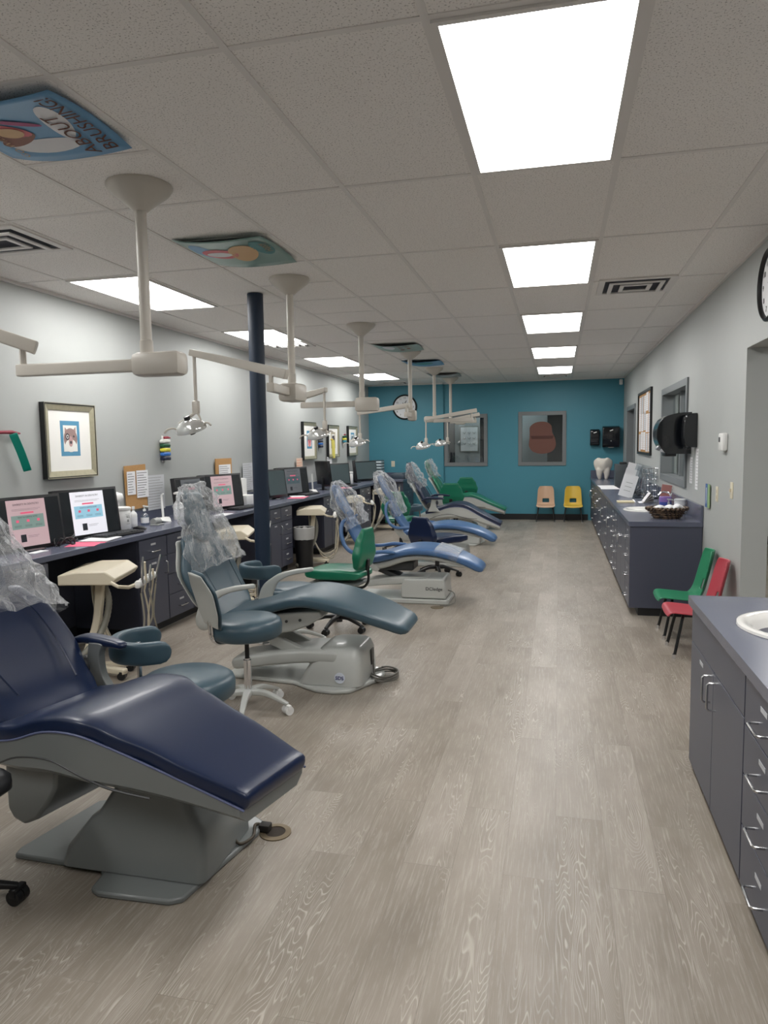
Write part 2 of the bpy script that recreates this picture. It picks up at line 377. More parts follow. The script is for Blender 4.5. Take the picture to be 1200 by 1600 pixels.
fill_light(2.3, 2.6, .6, 1.2, 'added ceiling light panel of the side room, nearest to the opening'); fill_light(2.3, 7.6, .6, 1.2, 'added ceiling light panel of the side room by the windows'); fill_light(-1.2, 14.77, 1.6, .28, 'added narrow ceiling light brightening the room behind the teal wall')
# curled posters on the ceiling
def poster(x0, x1, y0, y1, label, base, art, curl=.05):
    t = thing('ceiling_poster', label, 'poster', ((x0+x1)/2, (y0+y1)/2, H), 0, 'posters taped to the ceiling')
    a, b = (x1-x0)/2, (y1-y0)/2
    zf = lambda x, y: -.008-curl*(1-(x/a)**2)*(.35+.65*(y/b)**2)*.5 - .02*max(0, (x/a))**2*(y/b)**2
    mb = MB(); n = 12; G = [[mb.v((-a+2*a*i/n, -b+2*b*j/n, zf(-a+2*a*i/n, -b+2*b*j/n))) for j in range(n+1)] for i in range(n+1)]
    for i in range(n):
        for j in range(n): mb.face([G[i][j], G[i][j+1], G[i+1][j+1], G[i+1][j]])
    o = ob('sheet', mb, base, t); q = o.modifiers.new('thick', 'SOLIDIFY'); q.thickness = .0015; q.offset = 1
    def blob(cx, cy, rx, ry, m, k=0, rot=0, name='printed_shape'):
        mb = MB(); N = 24; R = 6
        c = mb.v((cx, cy, zf(cx, cy)-.003-k*.0012)); prev = None
        for r in range(1, R+1):
            ring = []
            for q in range(N):
                A = 2*PI*q/N; dx, dy = rx*r/R*math.cos(A), ry*r/R*math.sin(A)
                x = cx+dx*math.cos(rot)-dy*math.sin(rot); y = cy+dx*math.sin(rot)+dy*math.cos(rot); ring.append(mb.v((x, y, zf(x, y)-.003-k*.0012)))
            for q in range(N):
                if prev is None: mb.face([c, ring[q], ring[(q+1) % N]])
                else: mb.face([prev[q], ring[q], ring[(q+1) % N], prev[(q+1) % N]])
            prev = ring
        ob(name, mb, m, t)
    art(t, zf, blob); return t
BROWN = mat('printed_brown', (134, 84, 66), .5); PINK = mat('printed_pink', (214, 110, 120), .5); SKIN = mat('printed_peach', (214, 176, 130), .5)
CLOUD = mat('printed_white', (225, 225, 228), .5); SKYB = mat('printed_sky_blue', (104, 156, 196), .4); TEALP = mat('printed_teal_green', (60, 130, 130), .4)
MAG = mat('printed_magenta', (160, 50, 110), .5)
def curved_text(s, size, m, t, zf, x, y):
    o = text(s, size, m, t, (0, 0, 0), (0, 0, 0), 'lettering', ext=.0002)
    for v in o.data.vertices:
        px, py = x-v.co.y, y-v.co.x
        v.co = (px, py, zf(px, py)-.0075)
def art1(t, zf, blob):
    blob(-.02, .13, .15, .05, CLOUD, 0); blob(.13, -.02, .045, .13, CLOUD, 0, .2); blob(-.12, -.02, .12, .05, PINK, 1, .5); blob(-.10, .07, .10, .035, BROWN, 1, -.4)
    blob(-.14, .02, .07, .05, BROWN, 2); blob(-.09, .01, .055, .04, SKIN, 3); blob(-.02, -.06, .1, .018, MAG, 2, .5)
    curved_text('BRUSHING!', .082, BROWN, t, zf, .215, 0); curved_text('ABOUT', .085, BROWN, t, zf, .135, .07); curved_text('GO WILD', .045, SKIN, t, zf, -.16, .10)
def art2(t, zf, blob):
    blob(.03, .02, .09, .17, SKIN, 1, .3); blob(-.12, .02, .11, .1, PINK, 1, .3); blob(-.13, .03, .08, .05, CLOUD, 2); blob(-.2, -.05, .06, .15, SKYB, 0)
    blob(.18, -.05, .06, .15, TEALP, 1); curved_text('Happy', .07, SKIN, t, zf, .2, -.05)
def art3(t, zf, blob):
    for k in range(7): blob(.02+.03*(k % 2)*3, -.2+.06*k, .03, .025, BROWN, 1, k)
    blob(-.12, 0, .07, .15, CLOUD, 1)
def art4(t, zf, blob): blob(0, .05, .14, .1, TEALP, 1); blob(-.12, -.1, .05, .06, INK, 1)
def art5(t, zf, blob): blob(0, 0, .15, .06, INK, 1, .3); blob(.05, .1, .14, .05, CLOUD, 1)
poster(-2.17, -1.625, 2.14, 2.62, 'nearest ceiling poster, blue with a cartoon monkey and brown letters', SKYB, art1, .07)
poster(-2.17, -1.63, 3.86, 4.46, 'second ceiling poster, teal and peach, before the second lamp pole', mat('printed_grey_green', (128, 158, 150), .3), art2, .06)
poster(-2.18, -1.64, 8.44, 9.0, 'pale green ceiling poster with brown patches, before the fourth lamp pole', mat('printed_pale_green', (150, 170, 160), .3), art3, .07)
poster(-2.2, -1.66, 10.22, 10.78, 'blue and teal ceiling poster before the fifth lamp pole', SKYB, art4, .07)
poster(-2.2, -1.66, 12.2, 12.75, 'dark and white ceiling poster before the last lamp pole', mat('printed_grey', (150, 148, 145), .3), art5, .07)
# structural column
tag(ob('support_column', MB().lathe([(0, 0), (.062, 0), (.062, H-.005), (0, H-.005)], n=32), COLUMNP, loc=(-2.325, 5.39, 0)), 'round navy blue painted column from floor to ceiling', 'column')
# ================================================================ CABINETS AND COUNTERS
LABELM = mat('label_strip', (198, 200, 204), .5)
def pull(parent, p, d, L, vert=False, out=.032, r=.0045, name='handle'):
    """bar pull on a front facing direction d (unit x = +-1) centred at p"""
    a = V(0, 0, 1) if vert else V(0, 1, 0); o = V(d, 0, 0); c = Vector(p)
    pts = [c-a*L/2, c-a*L/2+o*(out-.008), c-a*(L/2-.008)+o*out, c+a*(L/2-.008)+o*out, c+a*L/2+o*(out-.008), c+a*L/2]
    return ob(name, MB().tube(pts, r, 8), STEEL, parent)
def front(parent, kind, xf, d, y0, y1, z0, z1, handle=True, hv=False, hy=.5, hz=None, lab=True, labz=None, hl=.115):
    """drawer or door front on the plane x = xf facing d"""
    t = .018; a, b = sorted((xf, xf+d*t))
    f = ob(kind, Bx((a, y0+.0025, z0+.0025), (b, y1-.0025, z1-.0025)), LAMINATE, parent, bevel=.0015)
    if handle:
        hz_ = hz if hz is not None else (z0+z1)/2-.02; cy = y0+(y1-y0)*hy
        pull(f, (xf+d*t, cy, hz_), d, hl, hv)
    if lab:
        lz = labz if labz is not None else min(z1-.03, (hz_ if handle else z1)+.055); cy = (y0+y1)/2 if not hv else y0+(y1-y0)*.5
        a, b = sorted((xf+d*t, xf+d*(t+.0012)))
        ob('label_strip', Bx((a, cy-.035, lz-.008), (b, cy+.035, lz+.008)), LABELM, f)
    return f
def cabinet(label, xw, xf, d, y0, y1, ztop, cols, zb=.085, toe=.06, grp=None, endpan=True):
    """cols: list of (width fraction, kind) with kinds 'drawers', 'door', 'doors'"""
    t = thing('base_cabinet', label, 'cabinet', (xf, y0, 0), 0, grp)
    lx0, lx1 = sorted((0, xw-xf)); L = y1-y0
    ob('carcass', Bx((lx0, 0, zb), (lx1, L, ztop)), LAMINATE, t)
    q = sorted((-d*toe, xw-xf)); ob('toe_kick', Bx((q[0], .0, 0), (q[1], L, zb)), BLACKBASE, t)
    y = 0
    for w, k in cols:
        a, b = y+.003, y+w*L-.003; y += w*L
        if k == 'drawers4':
            zs = [ztop-.01, ztop-.175, ztop-.345, ztop-.52, zb]
            for z1_, z0_ in zip(zs[:-1], zs[1:]): front(t, 'drawer', 0, d, a, b, z0_, z1_)
        elif k == 'doordrawer':
            front(t, 'drawer', 0, d, a, b, ztop-.175, ztop-.01); front(t, 'door', 0, d, a, b, zb, ztop-.175, hv=True, hy=.88, hz=ztop-.27, labz=ztop-.215, hl=.1)
        elif k == 'door1': front(t, 'door', 0, d, a, b, zb, ztop-.01, hv=True, hy=.12, hz=ztop-.3, hl=.1)
        elif k == 'doors':
            front(t, 'false_front', 0, d, a, b, ztop-.16, ztop-.01, handle=False, lab=False); m_ = (a+b)/2
            front(t, 'door', 0, d, m_, b, zb, ztop-.16, hv=True, hy=.10, hz=ztop-.245, labz=ztop-.2, hl=.11)
            front(t, 'door', 0, d, a, m_, zb, ztop-.16, hv=True, hy=.90, hz=ztop-.245, lab=False, hl=.11)
        elif k == 'drawers3': 
            zs = [ztop-.01, ztop-.2, ztop-.45, zb]
            for z1_, z0_ in zip(zs[:-1], zs[1:]): front(t, 'drawer', 0, d, a, b, z0_, z1_)
    return t
LXF = -3.19; LZ = .845
cabinet('slate blue desk cabinet at left edge under the nearest monitors', XL+.01, LXF, 1, 3.0, 3.93, LZ-.04, [(.55, 'doordrawer'), (.45, 'door1')])
cabinet('slate blue desk cabinet of drawers and a door right of the nearest cart of hoses', XL+.01, LXF, 1, 4.95, 6.1, LZ-.04, [(.36, 'doordrawer'), (.36, 'drawers4'), (.28, 'doordrawer')])
cabinet('slate blue desk cabinet between navy column and bagged waste bin', XL+.01, LXF, 1, 7.2, 8.28, LZ-.04, [(.36, 'drawers3'), (.30, 'doordrawer'), (.34, 'drawers4')])
cabinet('slate blue desk cabinet between the third and fourth carts', XL+.01, LXF, 1, 9.5, 10.25, LZ-.04, [(.5, 'doordrawer'), (.5, 'drawers4')])
cabinet('slate blue desk cabinet between the fourth and fifth carts', XL+.01, LXF, 1, 11.4, 12.1, LZ-.04, [(.5, 'doordrawer'), (.5, 'drawers4')])
cabinet('slate blue corner cabinet at the far end of the long desk', XL+.01, -2.88, 1, 13.35, YF-.07, LZ-.04, [(1, 'drawers4')])
# long left desk worktop with backsplash and a dark sheet behind the knee spaces
dt = thing('desk_worktop', 'long slate blue worktop running along the left wall', 'worktop', (0, 0, 0))
ob('worktop', MB().box((XL+.005, .6, LZ-.04), (-3.16, YF-.07, LZ)).box((-3.16, 13.3, LZ-.04), (-2.85, YF-.07, LZ)), TOPLAM, dt, bevel=.003)
ob('backsplash', MB().box((XL+.003, .6, LZ), (XL+.022, YF-.07, LZ+.10)).box((XL+.022, YF-.075, LZ), (-2.85, YF-.055, LZ+.10)), TOPLAM, dt, bevel=.002)
struct('trim_3', Bx((XL+.001, .6, .0), (XL+.008, YF-.08, LZ-.045)), mat('dark_panel', (38, 40, 52), .7))  # dark colour put in so the knee spaces read dark at the back
RZ1, RZ2, RXF = .80, .825, .622
cabinet('slate blue sink cabinet with doors and drawers at lower right corner', XR-.005, RXF, -1, -.4, 3.5, RZ1-.04, [(.25, 'doors'), (.13, 'drawers4'), (.254, 'doors'), (.115, 'drawers4'), (.251, 'doors')], zb=.03)
t = cabinet('long slate blue base cabinet with many bar handles along the right wall', XR-.005, RXF, -1, 6.52, YF-.02, RZ2-.04, [(.05, 'drawers4'), (.125, 'doors'), (.05, 'drawers4'), (.05, 'drawers4'), (.10, 'doors'), (.05, 'drawers4'), (.125, 'doors'), (.05, 'drawers4'), (.10, 'doors'), (.05, 'drawers4'), (.10, 'doors'), (.05, 'drawers4'), (.10, 'doors')], zb=.07)
ob('end_panel', Bx((-.018, -.02, .07), (XR-.005-RXF, 0, RZ2-.04)), LAMINATE, t, bevel=.001)
def counter(label, y0, y1, z, basin, bs=True, name='counter_worktop'):
    t = thing(name, label, 'worktop', (0, 0, 0))
    bx, by, rx, ry = basin; n = 40
    mb = MB()      # top with an oval cut-out
    x0, x1 = .592, XR-.003
    AN = sorted([2*PI*k/n for k in range(n)]+[math.atan2(sy*.45, xx-bx) % (2*PI) for sy in (-1, 1) for xx in (x0, x1)])
    for zz in (z, z-.04):
        outer = []; inner = []
        for a in AN:
            inner.append(mb.v((bx+rx*math.cos(a), by+ry*math.sin(a), zz)))
            c, s_ = math.cos(a), math.sin(a); fx = ((x1-bx)/c if c > 1e-6 else (x0-bx)/c if c < -1e-6 else 9); fy = .45/abs(s_) if abs(s_) > 1e-6 else 9
            f = min(fx, fy); outer.append(mb.v((bx+f*c, by+f*s_, zz)))
        for k in range(len(AN)): j = (k+1) % len(AN); mb.face([inner[k], inner[j], outer[j], outer[k]])
    for ya, yb in ((y0, by-.45), (by+.45, y1)):
        if yb-ya > .001: mb.box((x0, ya, z-.04), (x1, yb, z))
    mb.poly([(x0, by-.45, z), (x0, by+.45, z), (x0, by+.45, z-.04), (x0, by-.45, z-.04)])
    for k in range(n):
        a, b = 2*PI*k/n, 2*PI*(k+1)/n
        mb.poly([(bx+rx*math.cos(a), by+ry*math.sin(a), z), (bx+rx*math.cos(b), by+ry*math.sin(b), z), (bx+rx*math.cos(b), by+ry*math.sin(b), z-.04), (bx+rx*math.cos(a), by+ry*math.sin(a), z-.04)])
    ob('worktop', mb, TOPLAM, t)
    if bs: ob('backsplash', MB().box((XR-.022, y0, z), (XR-.003, y1, z+.14)), TOPLAM, t, bevel=.002)
    return t
counter('slate blue worktop around the white basin at lower right', -.4, 3.54, RZ1, (.92, 2.97, .22, .245), bs=False)
ct = counter('long slate blue worktop along the right wall with backsplash', 6.49, YF-.02, RZ2, (.85, 7.62, .19, .22))
ob('backsplash', Bx((.6, YF-.04, RZ2), (XR-.022, YF-.02, RZ2+.14)), TOPLAM, ct, bevel=.002)
CERAM = mat('white_ceramic', (240, 238, 234), .12, coat=.4)
def basin(label, x, y, z, rx, ry):
    t = thing('wash_basin', label, 'sink', (x, y, z)); k = ry/rx
    prof = [(rx+.018, .001), (rx+.016, .010), (rx+.004, .014), (rx-.02, .010), (rx-.04, -.01), (rx-.055, -.06), (rx-.09, -.12), (.05, -.15), (.02, -.152), (.0, -.152), (0, -.16), (.05, -.16), (rx-.08, -.13), (rx-.04, -.06), (rx-.02, -.01), (rx-.015, .001)]
    ob('bowl', MB().lathe(prof, n=40, sy=k), CERAM, t, smooth=50)
    ob('drain', MB().lathe([(0, -.150), (.02, -.150), (.022, -.146), (.012, -.144), (0, -.146)], n=16), CHROME, t)
    return t
basin('white oval basin in the near right worktop', .92, 2.97, RZ1, .225, .25)
basin('white oval basin in the long right worktop behind the wicker basket', .85, 7.62, RZ2, .195, .225)
# ================================================================ DENTAL CHAIRS
PIPE = mat('grey_piping', (96, 104, 140), .4)
SHELLG = mat('dark_grey_shell', (120, 124, 124), .38, coat=.15)  # the shell's own grey
SHELLW = mat('pale_grey_shell', (186, 188, 184), .35, coat=.2)
DARKM = mat('dark_grey_metal', (60, 62, 64), .45)
def smoothrect(x0, x1, y0, y1, r, z, n=5):
    pts = []
    for cx, cy, a in ((x1-r, y1-r, 0), (x0+r, y1-r, PI/2), (x0+r, y0+r, PI), (x1-r, y0+r, 1.5*PI)):
        for k in range(n+1): q = a+PI/2*k/n; pts.append((cx+r*math.cos(q), cy+r*math.sin(q), z))
    return pts
def spring(mb, prof, y0, y1): return mb.prism([(x, y0, z) for x, z in prof], (0, y1-y0, 0))
def smooth2d(pts, k=4):
    out = []
    n = len(pts)
    for i in range(n-1):
        a, b, c, d = [Vector(pts[max(0, min(n-1, q))]) for q in (i-1, i, i+1, i+2)]
        for j in range(k): u = j/k; out.append(tuple(.5*((2*b)+(-a+c)*u+(2*a-5*b+4*c-d)*u*u+(-a+3*b-3*c+d)*u**3)))
    return out+[tuple(pts[-1])]
def chair_shell(label, loc, vinyl, shell, yaw=0, arms=True, armvinyl=None, twist=0, base_shift=0, dz=0, foot=0, rec=0):
    """low contoured chair with a moulded side shell; +x is the foot end"""
    t = thing('dental_chair', label, 'dental chair', loc, twist)
    X = Matrix.Rotation(yaw, 4, 'Z'); X.translation = (0, 0, dz)
    mb = MB(X)
    leg = [(-.46, 0, .53), (-.3, 0, .565), (-.13, 0, .625), (.02, 0, .64), (.15, 0, .61), (.36, 0, .555+foot*.5), (.64, 0, .475+foot)]
    lw = [.50, .52, .53, .52, .47, .41, .33]
    mb.slab(leg, lw, [.07, .08, .09, .09, .085, .075, .07], e=7, endr=.25, n=32); ob('seat_cushion', mb, vinyl, t, smooth=60)
    # piping along the upper edge
    for s in (-1, 1):
        pp = smooth2d([(p[0], s*(w/2+.001), p[2]-.056) for p, w in zip(leg, lw)], 5)
        ob('piping', MB(X).tube(pp, .004, 6), PIPE, t)
    # underside shell following the cushion
    top = [(x, z-.060) for x, z in [(p[0], p[2]) for p in leg]]; top = smooth2d(top, 4)
    bot = smooth2d([(.63, .365+foot), (.36, .395+foot*.5), (.1, .405), (-.12, .41), (-.3, .385), (-.5, .375), (-.56, .40)], 4)
    mb = MB(X); secs = []
    def wat(x): 
        for (p, w), (q, w2) in zip(list(zip(leg, lw))[:-1], list(zip(leg, lw))[1:]):
            if p[0] <= x <= q[0]: return w+(w2-w)*(x-p[0])/(q[0]-p[0])
        return lw[0] if x < 0 else lw[-1]
    n = 18
    def zat(P, x):
        P = sorted(P)
        for a, b in zip(P[:-1], P[1:]):
            if a[0] <= x <= b[0]: return a[1]+(b[1]-a[1])*(x-a[0])/max(1e-6, b[0]-a[0])
        return P[0][1] if x < P[0][0] else P[-1][1]
    for k in range(n+1):
        x = -.55+1.175*k/n; w = wat(x)+.003; a, b = zat(top, x), zat(bot, x)
        secs.append([(x, -w/2, a), (x, -w/2, b+.03), (x, -w/2+.035, b), (x, w/2-.035, b), (x, w/2, b+.03), (x, w/2, a)])
    ob('seat_shell', mb.loft(secs), shell, t, smooth=40)
    for s in (-1, 1):      # moulded contour line on the shell side
        band = smooth2d([(-.40, .40), (-.28, .45), (-.12, .475), (0, .455), (.14, .415), (.30, .405)], 5)
        ob('contour_line', MB(X).tube([(x, s*(wat(x)/2-.001), z) for x, z in band], .0045, 6), DARKM, t)
    mb = MB(X); lobe = [(-.44, .40), (-.44, .20), (-.41, .165), (-.35, .155), (-.28, .19), (-.21, .27), (-.17, .33), (-.16, .40)]
    mb.prism([(x, -.2, z) for x, z in lobe], (0, .4, 0)); ob('motor_cover', mb, shell, t, smooth=30, bevel=.012)
    bs = base_shift
    mb = MB(); s = []
    for z, x0, x1, y0, y1 in ((.025, -.24+bs, .33+bs, -.12, .28), (.09, -.22+bs, .33+bs, -.115, .275), (.20, -.13+bs, .32+bs, -.10, .26), (.22, -.10+bs, .30+bs, -.095, .255), (.31, -.04+bs, .25+bs, -.085, .24), (.40, 0+bs, .18+bs, -.08, .22)):
        s.append(smoothrect(x0, x1, y0, y1, .035, z))
    ob('pedestal', mb.loft(s), shell, t, smooth=45)
    # base plate with a stepped near side
    out = [(-.47, -.04), (-.46, -.085), (-.09, -.095), (-.06, -.13), (-.05, -.205), (-.01, -.225), (.25, -.215), (.29, -.19), (.37, .25), (.36, .33), (.31, .36), (-.36, .36), (-.40, .34)]
    mb = MB().prism([(x+bs, y, 0) for x, y in out], (0, 0, .022)); ob('base_plate', mb, shell, t, smooth=30, bevel=.007)
    # back
    bp = [(-.30, 0, .545), (-.385, 0, .60), (-.46, 0, .72), (-.53, 0, .84), (-.60, 0, .93)]
    bw = [.40, .50, .56, .54, .40]
    XB = X @ Matrix.Translation((-.02, 0, .0)); X0 = X; bp = [(x-rec*(z-.5)/.4-.065*(rec > 0), y, z) for x, y, z in bp]; mb = MB(X); mb.slab(bp, bw, [.06, .07, .075, .07, .05], e=3.2, endr=.9, n=36); ob('backrest', mb, vinyl, t, smooth=60)
    ms = MB(X); ms.slab([(x-.075, y, z-.02) for x, y, z in bp], [w*.72 for w in bw], .05, e=3, endr=.7); ob('back_shell', ms, shell, t, smooth=50)
    for s in (-1, 1):      # bolster seams
        pp = smooth2d([(x-rec*(z-.5)/.4-.065*(rec > 0), y, z) for x, y, z in [(-.345, s*.13, .595), (-.445, s*.155, .73), (-.515, s*.135, .85), (-.575, s*.09, .925)]], 5)
        ob('seam', MB(X).tube([(x+.005, y, z+.012) for x, y, z in pp], .005, 6), vinyl, t)
    hp = [(-.625, 0, .955), (-.675, 0, 1.04), (-.71, 0, 1.14), (-.725, 0, 1.20)]; XH = X @ Matrix.Translation((-rec*1.25, 0, 0)); XA = X @ Matrix.Translation((-rec*1.4, 0, -.02 if rec else 0))
    ob('headrest', MB(XH).slab(hp, [.22, .25, .24, .18], [.05, .07, .07, .05], e=3, endr=.9), vinyl, t, smooth=60)
    ob('headrest_bar', MB(XH).box((-.685, -.03, .84), (-.67, .03, 1.12), Matrix.Rotation(-.35, 3, 'Y').to_4x4()), STEEL, t)
    if arms:
        for s in (1, -1):
            ap = [(-.50, s*.30, .70), (-.42, s*.315, .735), (-.30, s*.32, .735), (-.20, s*.315, .725)]
            a = ob('armrest', MB(XA).slab(ap, [.05, .07, .07, .05], [.03, .04, .04, .03], e=3, endr=.9), armvinyl or vinyl, t, smooth=60)
            post = smooth2d([(-.36, .71), (-.28, .71), (-.30, .66), (-.29, .58), (-.24, .515)], 4)+[(-.42, .515), (-.38, .60)]
            ob('arm_post', MB(XA).prism([(x, s*.30-.018, z) for x, z in post], (0, .036, 0)), shell, a, smooth=40, bevel=.008)
            ob('pivot_knob', MB(XA).lathe([(0, -.02), (.04, -.02), (.045, -.008), (.045, .03), (0, .03)], (-.40, s*.285, .60), 20, 'y'), DARKM, t)
    return t
def chair_slab(label, loc):
    """teal chair, wide rounded slab seat, white moulded arms, nosed floor base"""
    t = thing('dental_chair', label, 'dental chair', loc, 0)
    leg = [(-.56, 0, .46), (-.38, 0, .50), (-.18, 0, .57), (.0, 0, .61), (.2, 0, .585), (.42, 0, .52), (.60, 0, .45)]
    ob('seat_cushion', MB().slab(leg, [.44, .48, .52, .54, .54, .50, .42], [.07, .075, .08, .085, .085, .08, .075], e=4.5, endr=1.0, n=36), TEALV, t, smooth=60)
    bp = [(-.50, 0, .44), (-.60, 0, .57), (-.68, 0, .73), (-.74, 0, .90)]
    ob('backrest', MB().slab(bp, [.46, .66, .70, .50], [.07, .08, .08, .07], e=2.8, endr=1.0, n=36), TEALV, t, smooth=60)
    ob('back_shell', MB().slab([(x-.07, y, z) for x, y, z in bp], [.44, .64, .68, .48], [.03]*4, e=2.8, endr=1.0, n=36), SHELLW, t, smooth=60)
    for s in (0, 1): ob('seam', MB().tube([(-.565, .17-.34*s, .56), (-.655, .18-.36*s, .72), (-.70, .14-.28*s, .87)], .004, 6), TEALV, t)
    hp = [(-.72, 0, .97), (-.76, 0, 1.06), (-.79, 0, 1.17)]
    ob('headrest', MB().slab(hp, [.22, .26, .22], [.06, .08, .06], e=3, endr=1.0), TEALV, t, smooth=60)
    ob('headrest_bar', MB().slab([(-.70, 0, .80), (-.80, 0, 1.1)], .06, .012, e=8, endr=.2), STEEL, t)
    for s in (-1, 1):
        dx = -.16 if s < 0 else 0; q = [(-.46+dx, s*.30, .44), (-.44+dx, s*.305, .52), (-.37+dx, s*.31, .60), (-.26+dx, s*.31, .645), (-.12+dx, s*.31, .67)]
        ob('armrest', MB().slab(q, [.03, .034, .036, .036, .036], [.11, .09, .05, .035, .03], e=3, endr=.6, top=False), SHELLW, t, smooth=60)
    ob('seat_frame', MB().prism([(-.46, -.17, .44), (.10, -.17, .50), (.12, -.17, .46), (.02, -.17, .40), (-.08, -.17, .36), (-.42, -.17, .30), (-.50, -.17, .36)], (0, .34, 0)), SHELLW, t, smooth=30, bevel=.01)
    for k in range(4): ob('switch', MB().lathe([(0, -.004), (.009, -.004), (.009, .004), (0, .004)], (-.30+.09*k, -.173, .40+.012*k), 12, 'y'), DARKM, t)
    # sloping lift arm
    for s in (-1, 1): ob('lift_arm', MB().slab([(-.38, s*.09, .34), (.05, s*.09, .16)], .05, .07, e=6, endr=.3, top=False), SHELLW, t, smooth=40)
    ob('lift_arm', MB().slab([(-.50, 0, .16), (-.1, 0, .235), (.18, 0, .245)], [.30, .34, .34], [.08, .09, .08], e=6, endr=.4, top=True), SHELLW, t, smooth=50)
    # housing
    s_ = []
    for z, x0, x1, y0, y1 in ((.03, -.06, .36, -.18, .24), (.10, -.02, .36, -.18, .24), (.20, .04, .355, -.165, .225), (.25, .08, .34, -.145, .205), (.265, .12, .32, -.12, .18)): s_.append(smoothrect(x0, x1, y0, y1, .06, z))
    h = ob('base_housing', MB().loft(s_), SHELLW, t, smooth=50)
    ob('oval_badge', MB().lathe([(0, 0), (.034, 0), (.034, .004), (0, .004)], (.225, -.187, .085), 24, 'y', sx=1, sy=1), mat('badge_white', (215, 220, 232), .4), h)
    text('SDS', .032, mat('badge_navy', (34, 44, 110), .4), h, (.225, -.1895, .085), (PI/2, 0, 0), ext=.001)
    ob('inlet_panel', Bx((.358, .07, .10), (.364, .13, .2)), BLACKPL, h)
    out = [(-.60, .0), (-.56, -.07), (-.1, -.13), (.08, -.24), (.20, -.255), (.30, -.22), (.43, .06), (.43, .17), (.36, .27), (-.5, .27), (-.58, .2)]
    ob('base_plate', MB().prism([(x, y, 0) for x, y in out], (0, 0, .028)), SHELLW, t, smooth=30, bevel=.01)
    return t
def chair_loop(label, loc, dz=0, wrap=False):
    """blue chair whose arms loop down from the back; long low base block"""
    t = thing('dental_chair', label, 'dental chair', loc, 0)
    leg = [(-.42, 0, .44), (-.24, 0, .475), (-.02, 0, .535), (.16, 0, .545), (.34, 0, .52), (.52, 0, .465), (.68, 0, .385)]
    ob('seat_cushion', MB().slab(leg, [.44, .50, .54, .54, .50, .44, .36], [.08]*7, e=4, endr=.8, n=32), BLUEV, t, smooth=60)
    ob('seat_shell', MB().slab([(x, y, z-.07) for x, y, z in leg[:-1]], [.36, .42, .44, .44, .40, .32], [.08, .08, .07, .06, .05, .04], e=4, endr=.5, n=24), SHELLW, t, smooth=50)
    bp = [(-.38, 0, .46), (-.45, 0, .55), (-.53, 0, .68), (-.58, 0, .79)]
    ob('backrest', MB().slab(bp, [.30, .34, .34, .30], [.06, .06, .06, .05], e=4, endr=.8, n=32), BLUEV, t, smooth=60)
    hp = [(-.60, 0, .86), (-.66, 0, .97), (-.72, 0, 1.09)]
    ob('headrest', MB().slab(hp, [.22, .24, .20], [.05, .07, .06], e=3, endr=.9), BLUEV, t, smooth=60)
    ob('headrest_bar', MB().slab([(-.58, 0, .72), (-.70, 0, 1.0)], .06, .012, e=8, endr=.2), STEEL, t)
    for s in (-1, 1):
        q = [(-.60, s*.17, .80), (-.63, s*.22, .76), (-.625, s*.265, .66), (-.58, s*.285, .55), (-.50, s*.29, .49), (-.38, s*.29, .485), (-.24, s*.29, .505), (-.12, s*.285, .50)]
        a = ob('armrest', MB().slab(q, .045, [.03, .035, .036, .036, .036, .036, .036, .03], lat=(0, 1, 0), e=2.6, endr=1, top=False), BLUEV, t, smooth=60)
        ob('arm_bracket', MB().slab([(-.48, s*.25, .46), (-.42, s*.22, .38), (-.30, s*.19, .33)], .03, [.09, .08, .06], e=4, top=False), SHELLW, t, smooth=50)
    ob('under_frame', MB().box((-.36, -.13, .30), (.05, .13, .40)), DARKM, t, bevel=.02)
    ob('lift_arm', MB().slab([(-.42, 0, .20), (-.12, 0, .245), (.18, 0, .24)], [.26, .30, .30], [.07, .08, .08], e=8, endr=.2), SHELLW, t, smooth=40)
    ob('lift_arm', MB().slab([(-.30, 0, .33), (.02, 0, .20)], .20, .05, e=8, endr=.2), DARKM, t, smooth=40)
    b = ob('base_housing', MB().prism([(-.06, -.2, .05), (-.06, -.2, .16), (-.03, -.2, .235), (.345, -.2, .24), (.36, -.2, .22), (.375, -.2, .05)], (0, .4, 0)), SHELLW, t, smooth=30, bevel=.012)
    text('DCIedge', .045, INK, b, (.26, -.2015, .145), (PI/2, 0, 0), ext=.001)
    ob('base_plate', MB().prism(smoothrect(-.5, .40, -.22, .22, .03, 0), (0, 0, .045)), SHELLW, t, smooth=30, bevel=.008)
    if wrap: pass
    return t
chair_shell('nearest dental chair, navy seat on dark grey shell, lower left', (-1.5, 2.24, 0), NAVYV, SHELLG, yaw=-.24, rec=.13)
chair_slab('teal dental chair with white arms and wide rounded footrest', (-1.53, 4.33, 0))
chair_loop('bright blue dental chair beside the green stool, third from the camera', (-1.40, 6.85, 0))
chair_loop('bright blue dental chair behind the navy stool backrest', (-1.46, 8.95, 0))
chair_shell('far navy dental chair with pale shell and dark armrests', (-1.46, 10.8, 0), mat('dark_navy_vinyl', (30, 40, 66), .34), SHELLW, foot=-.13)
chair_shell('farthest dental chair, green seat and back on pale shell', (-1.53, 12.75, 0), GREENV, SHELLW, arms=False, foot=-.09)
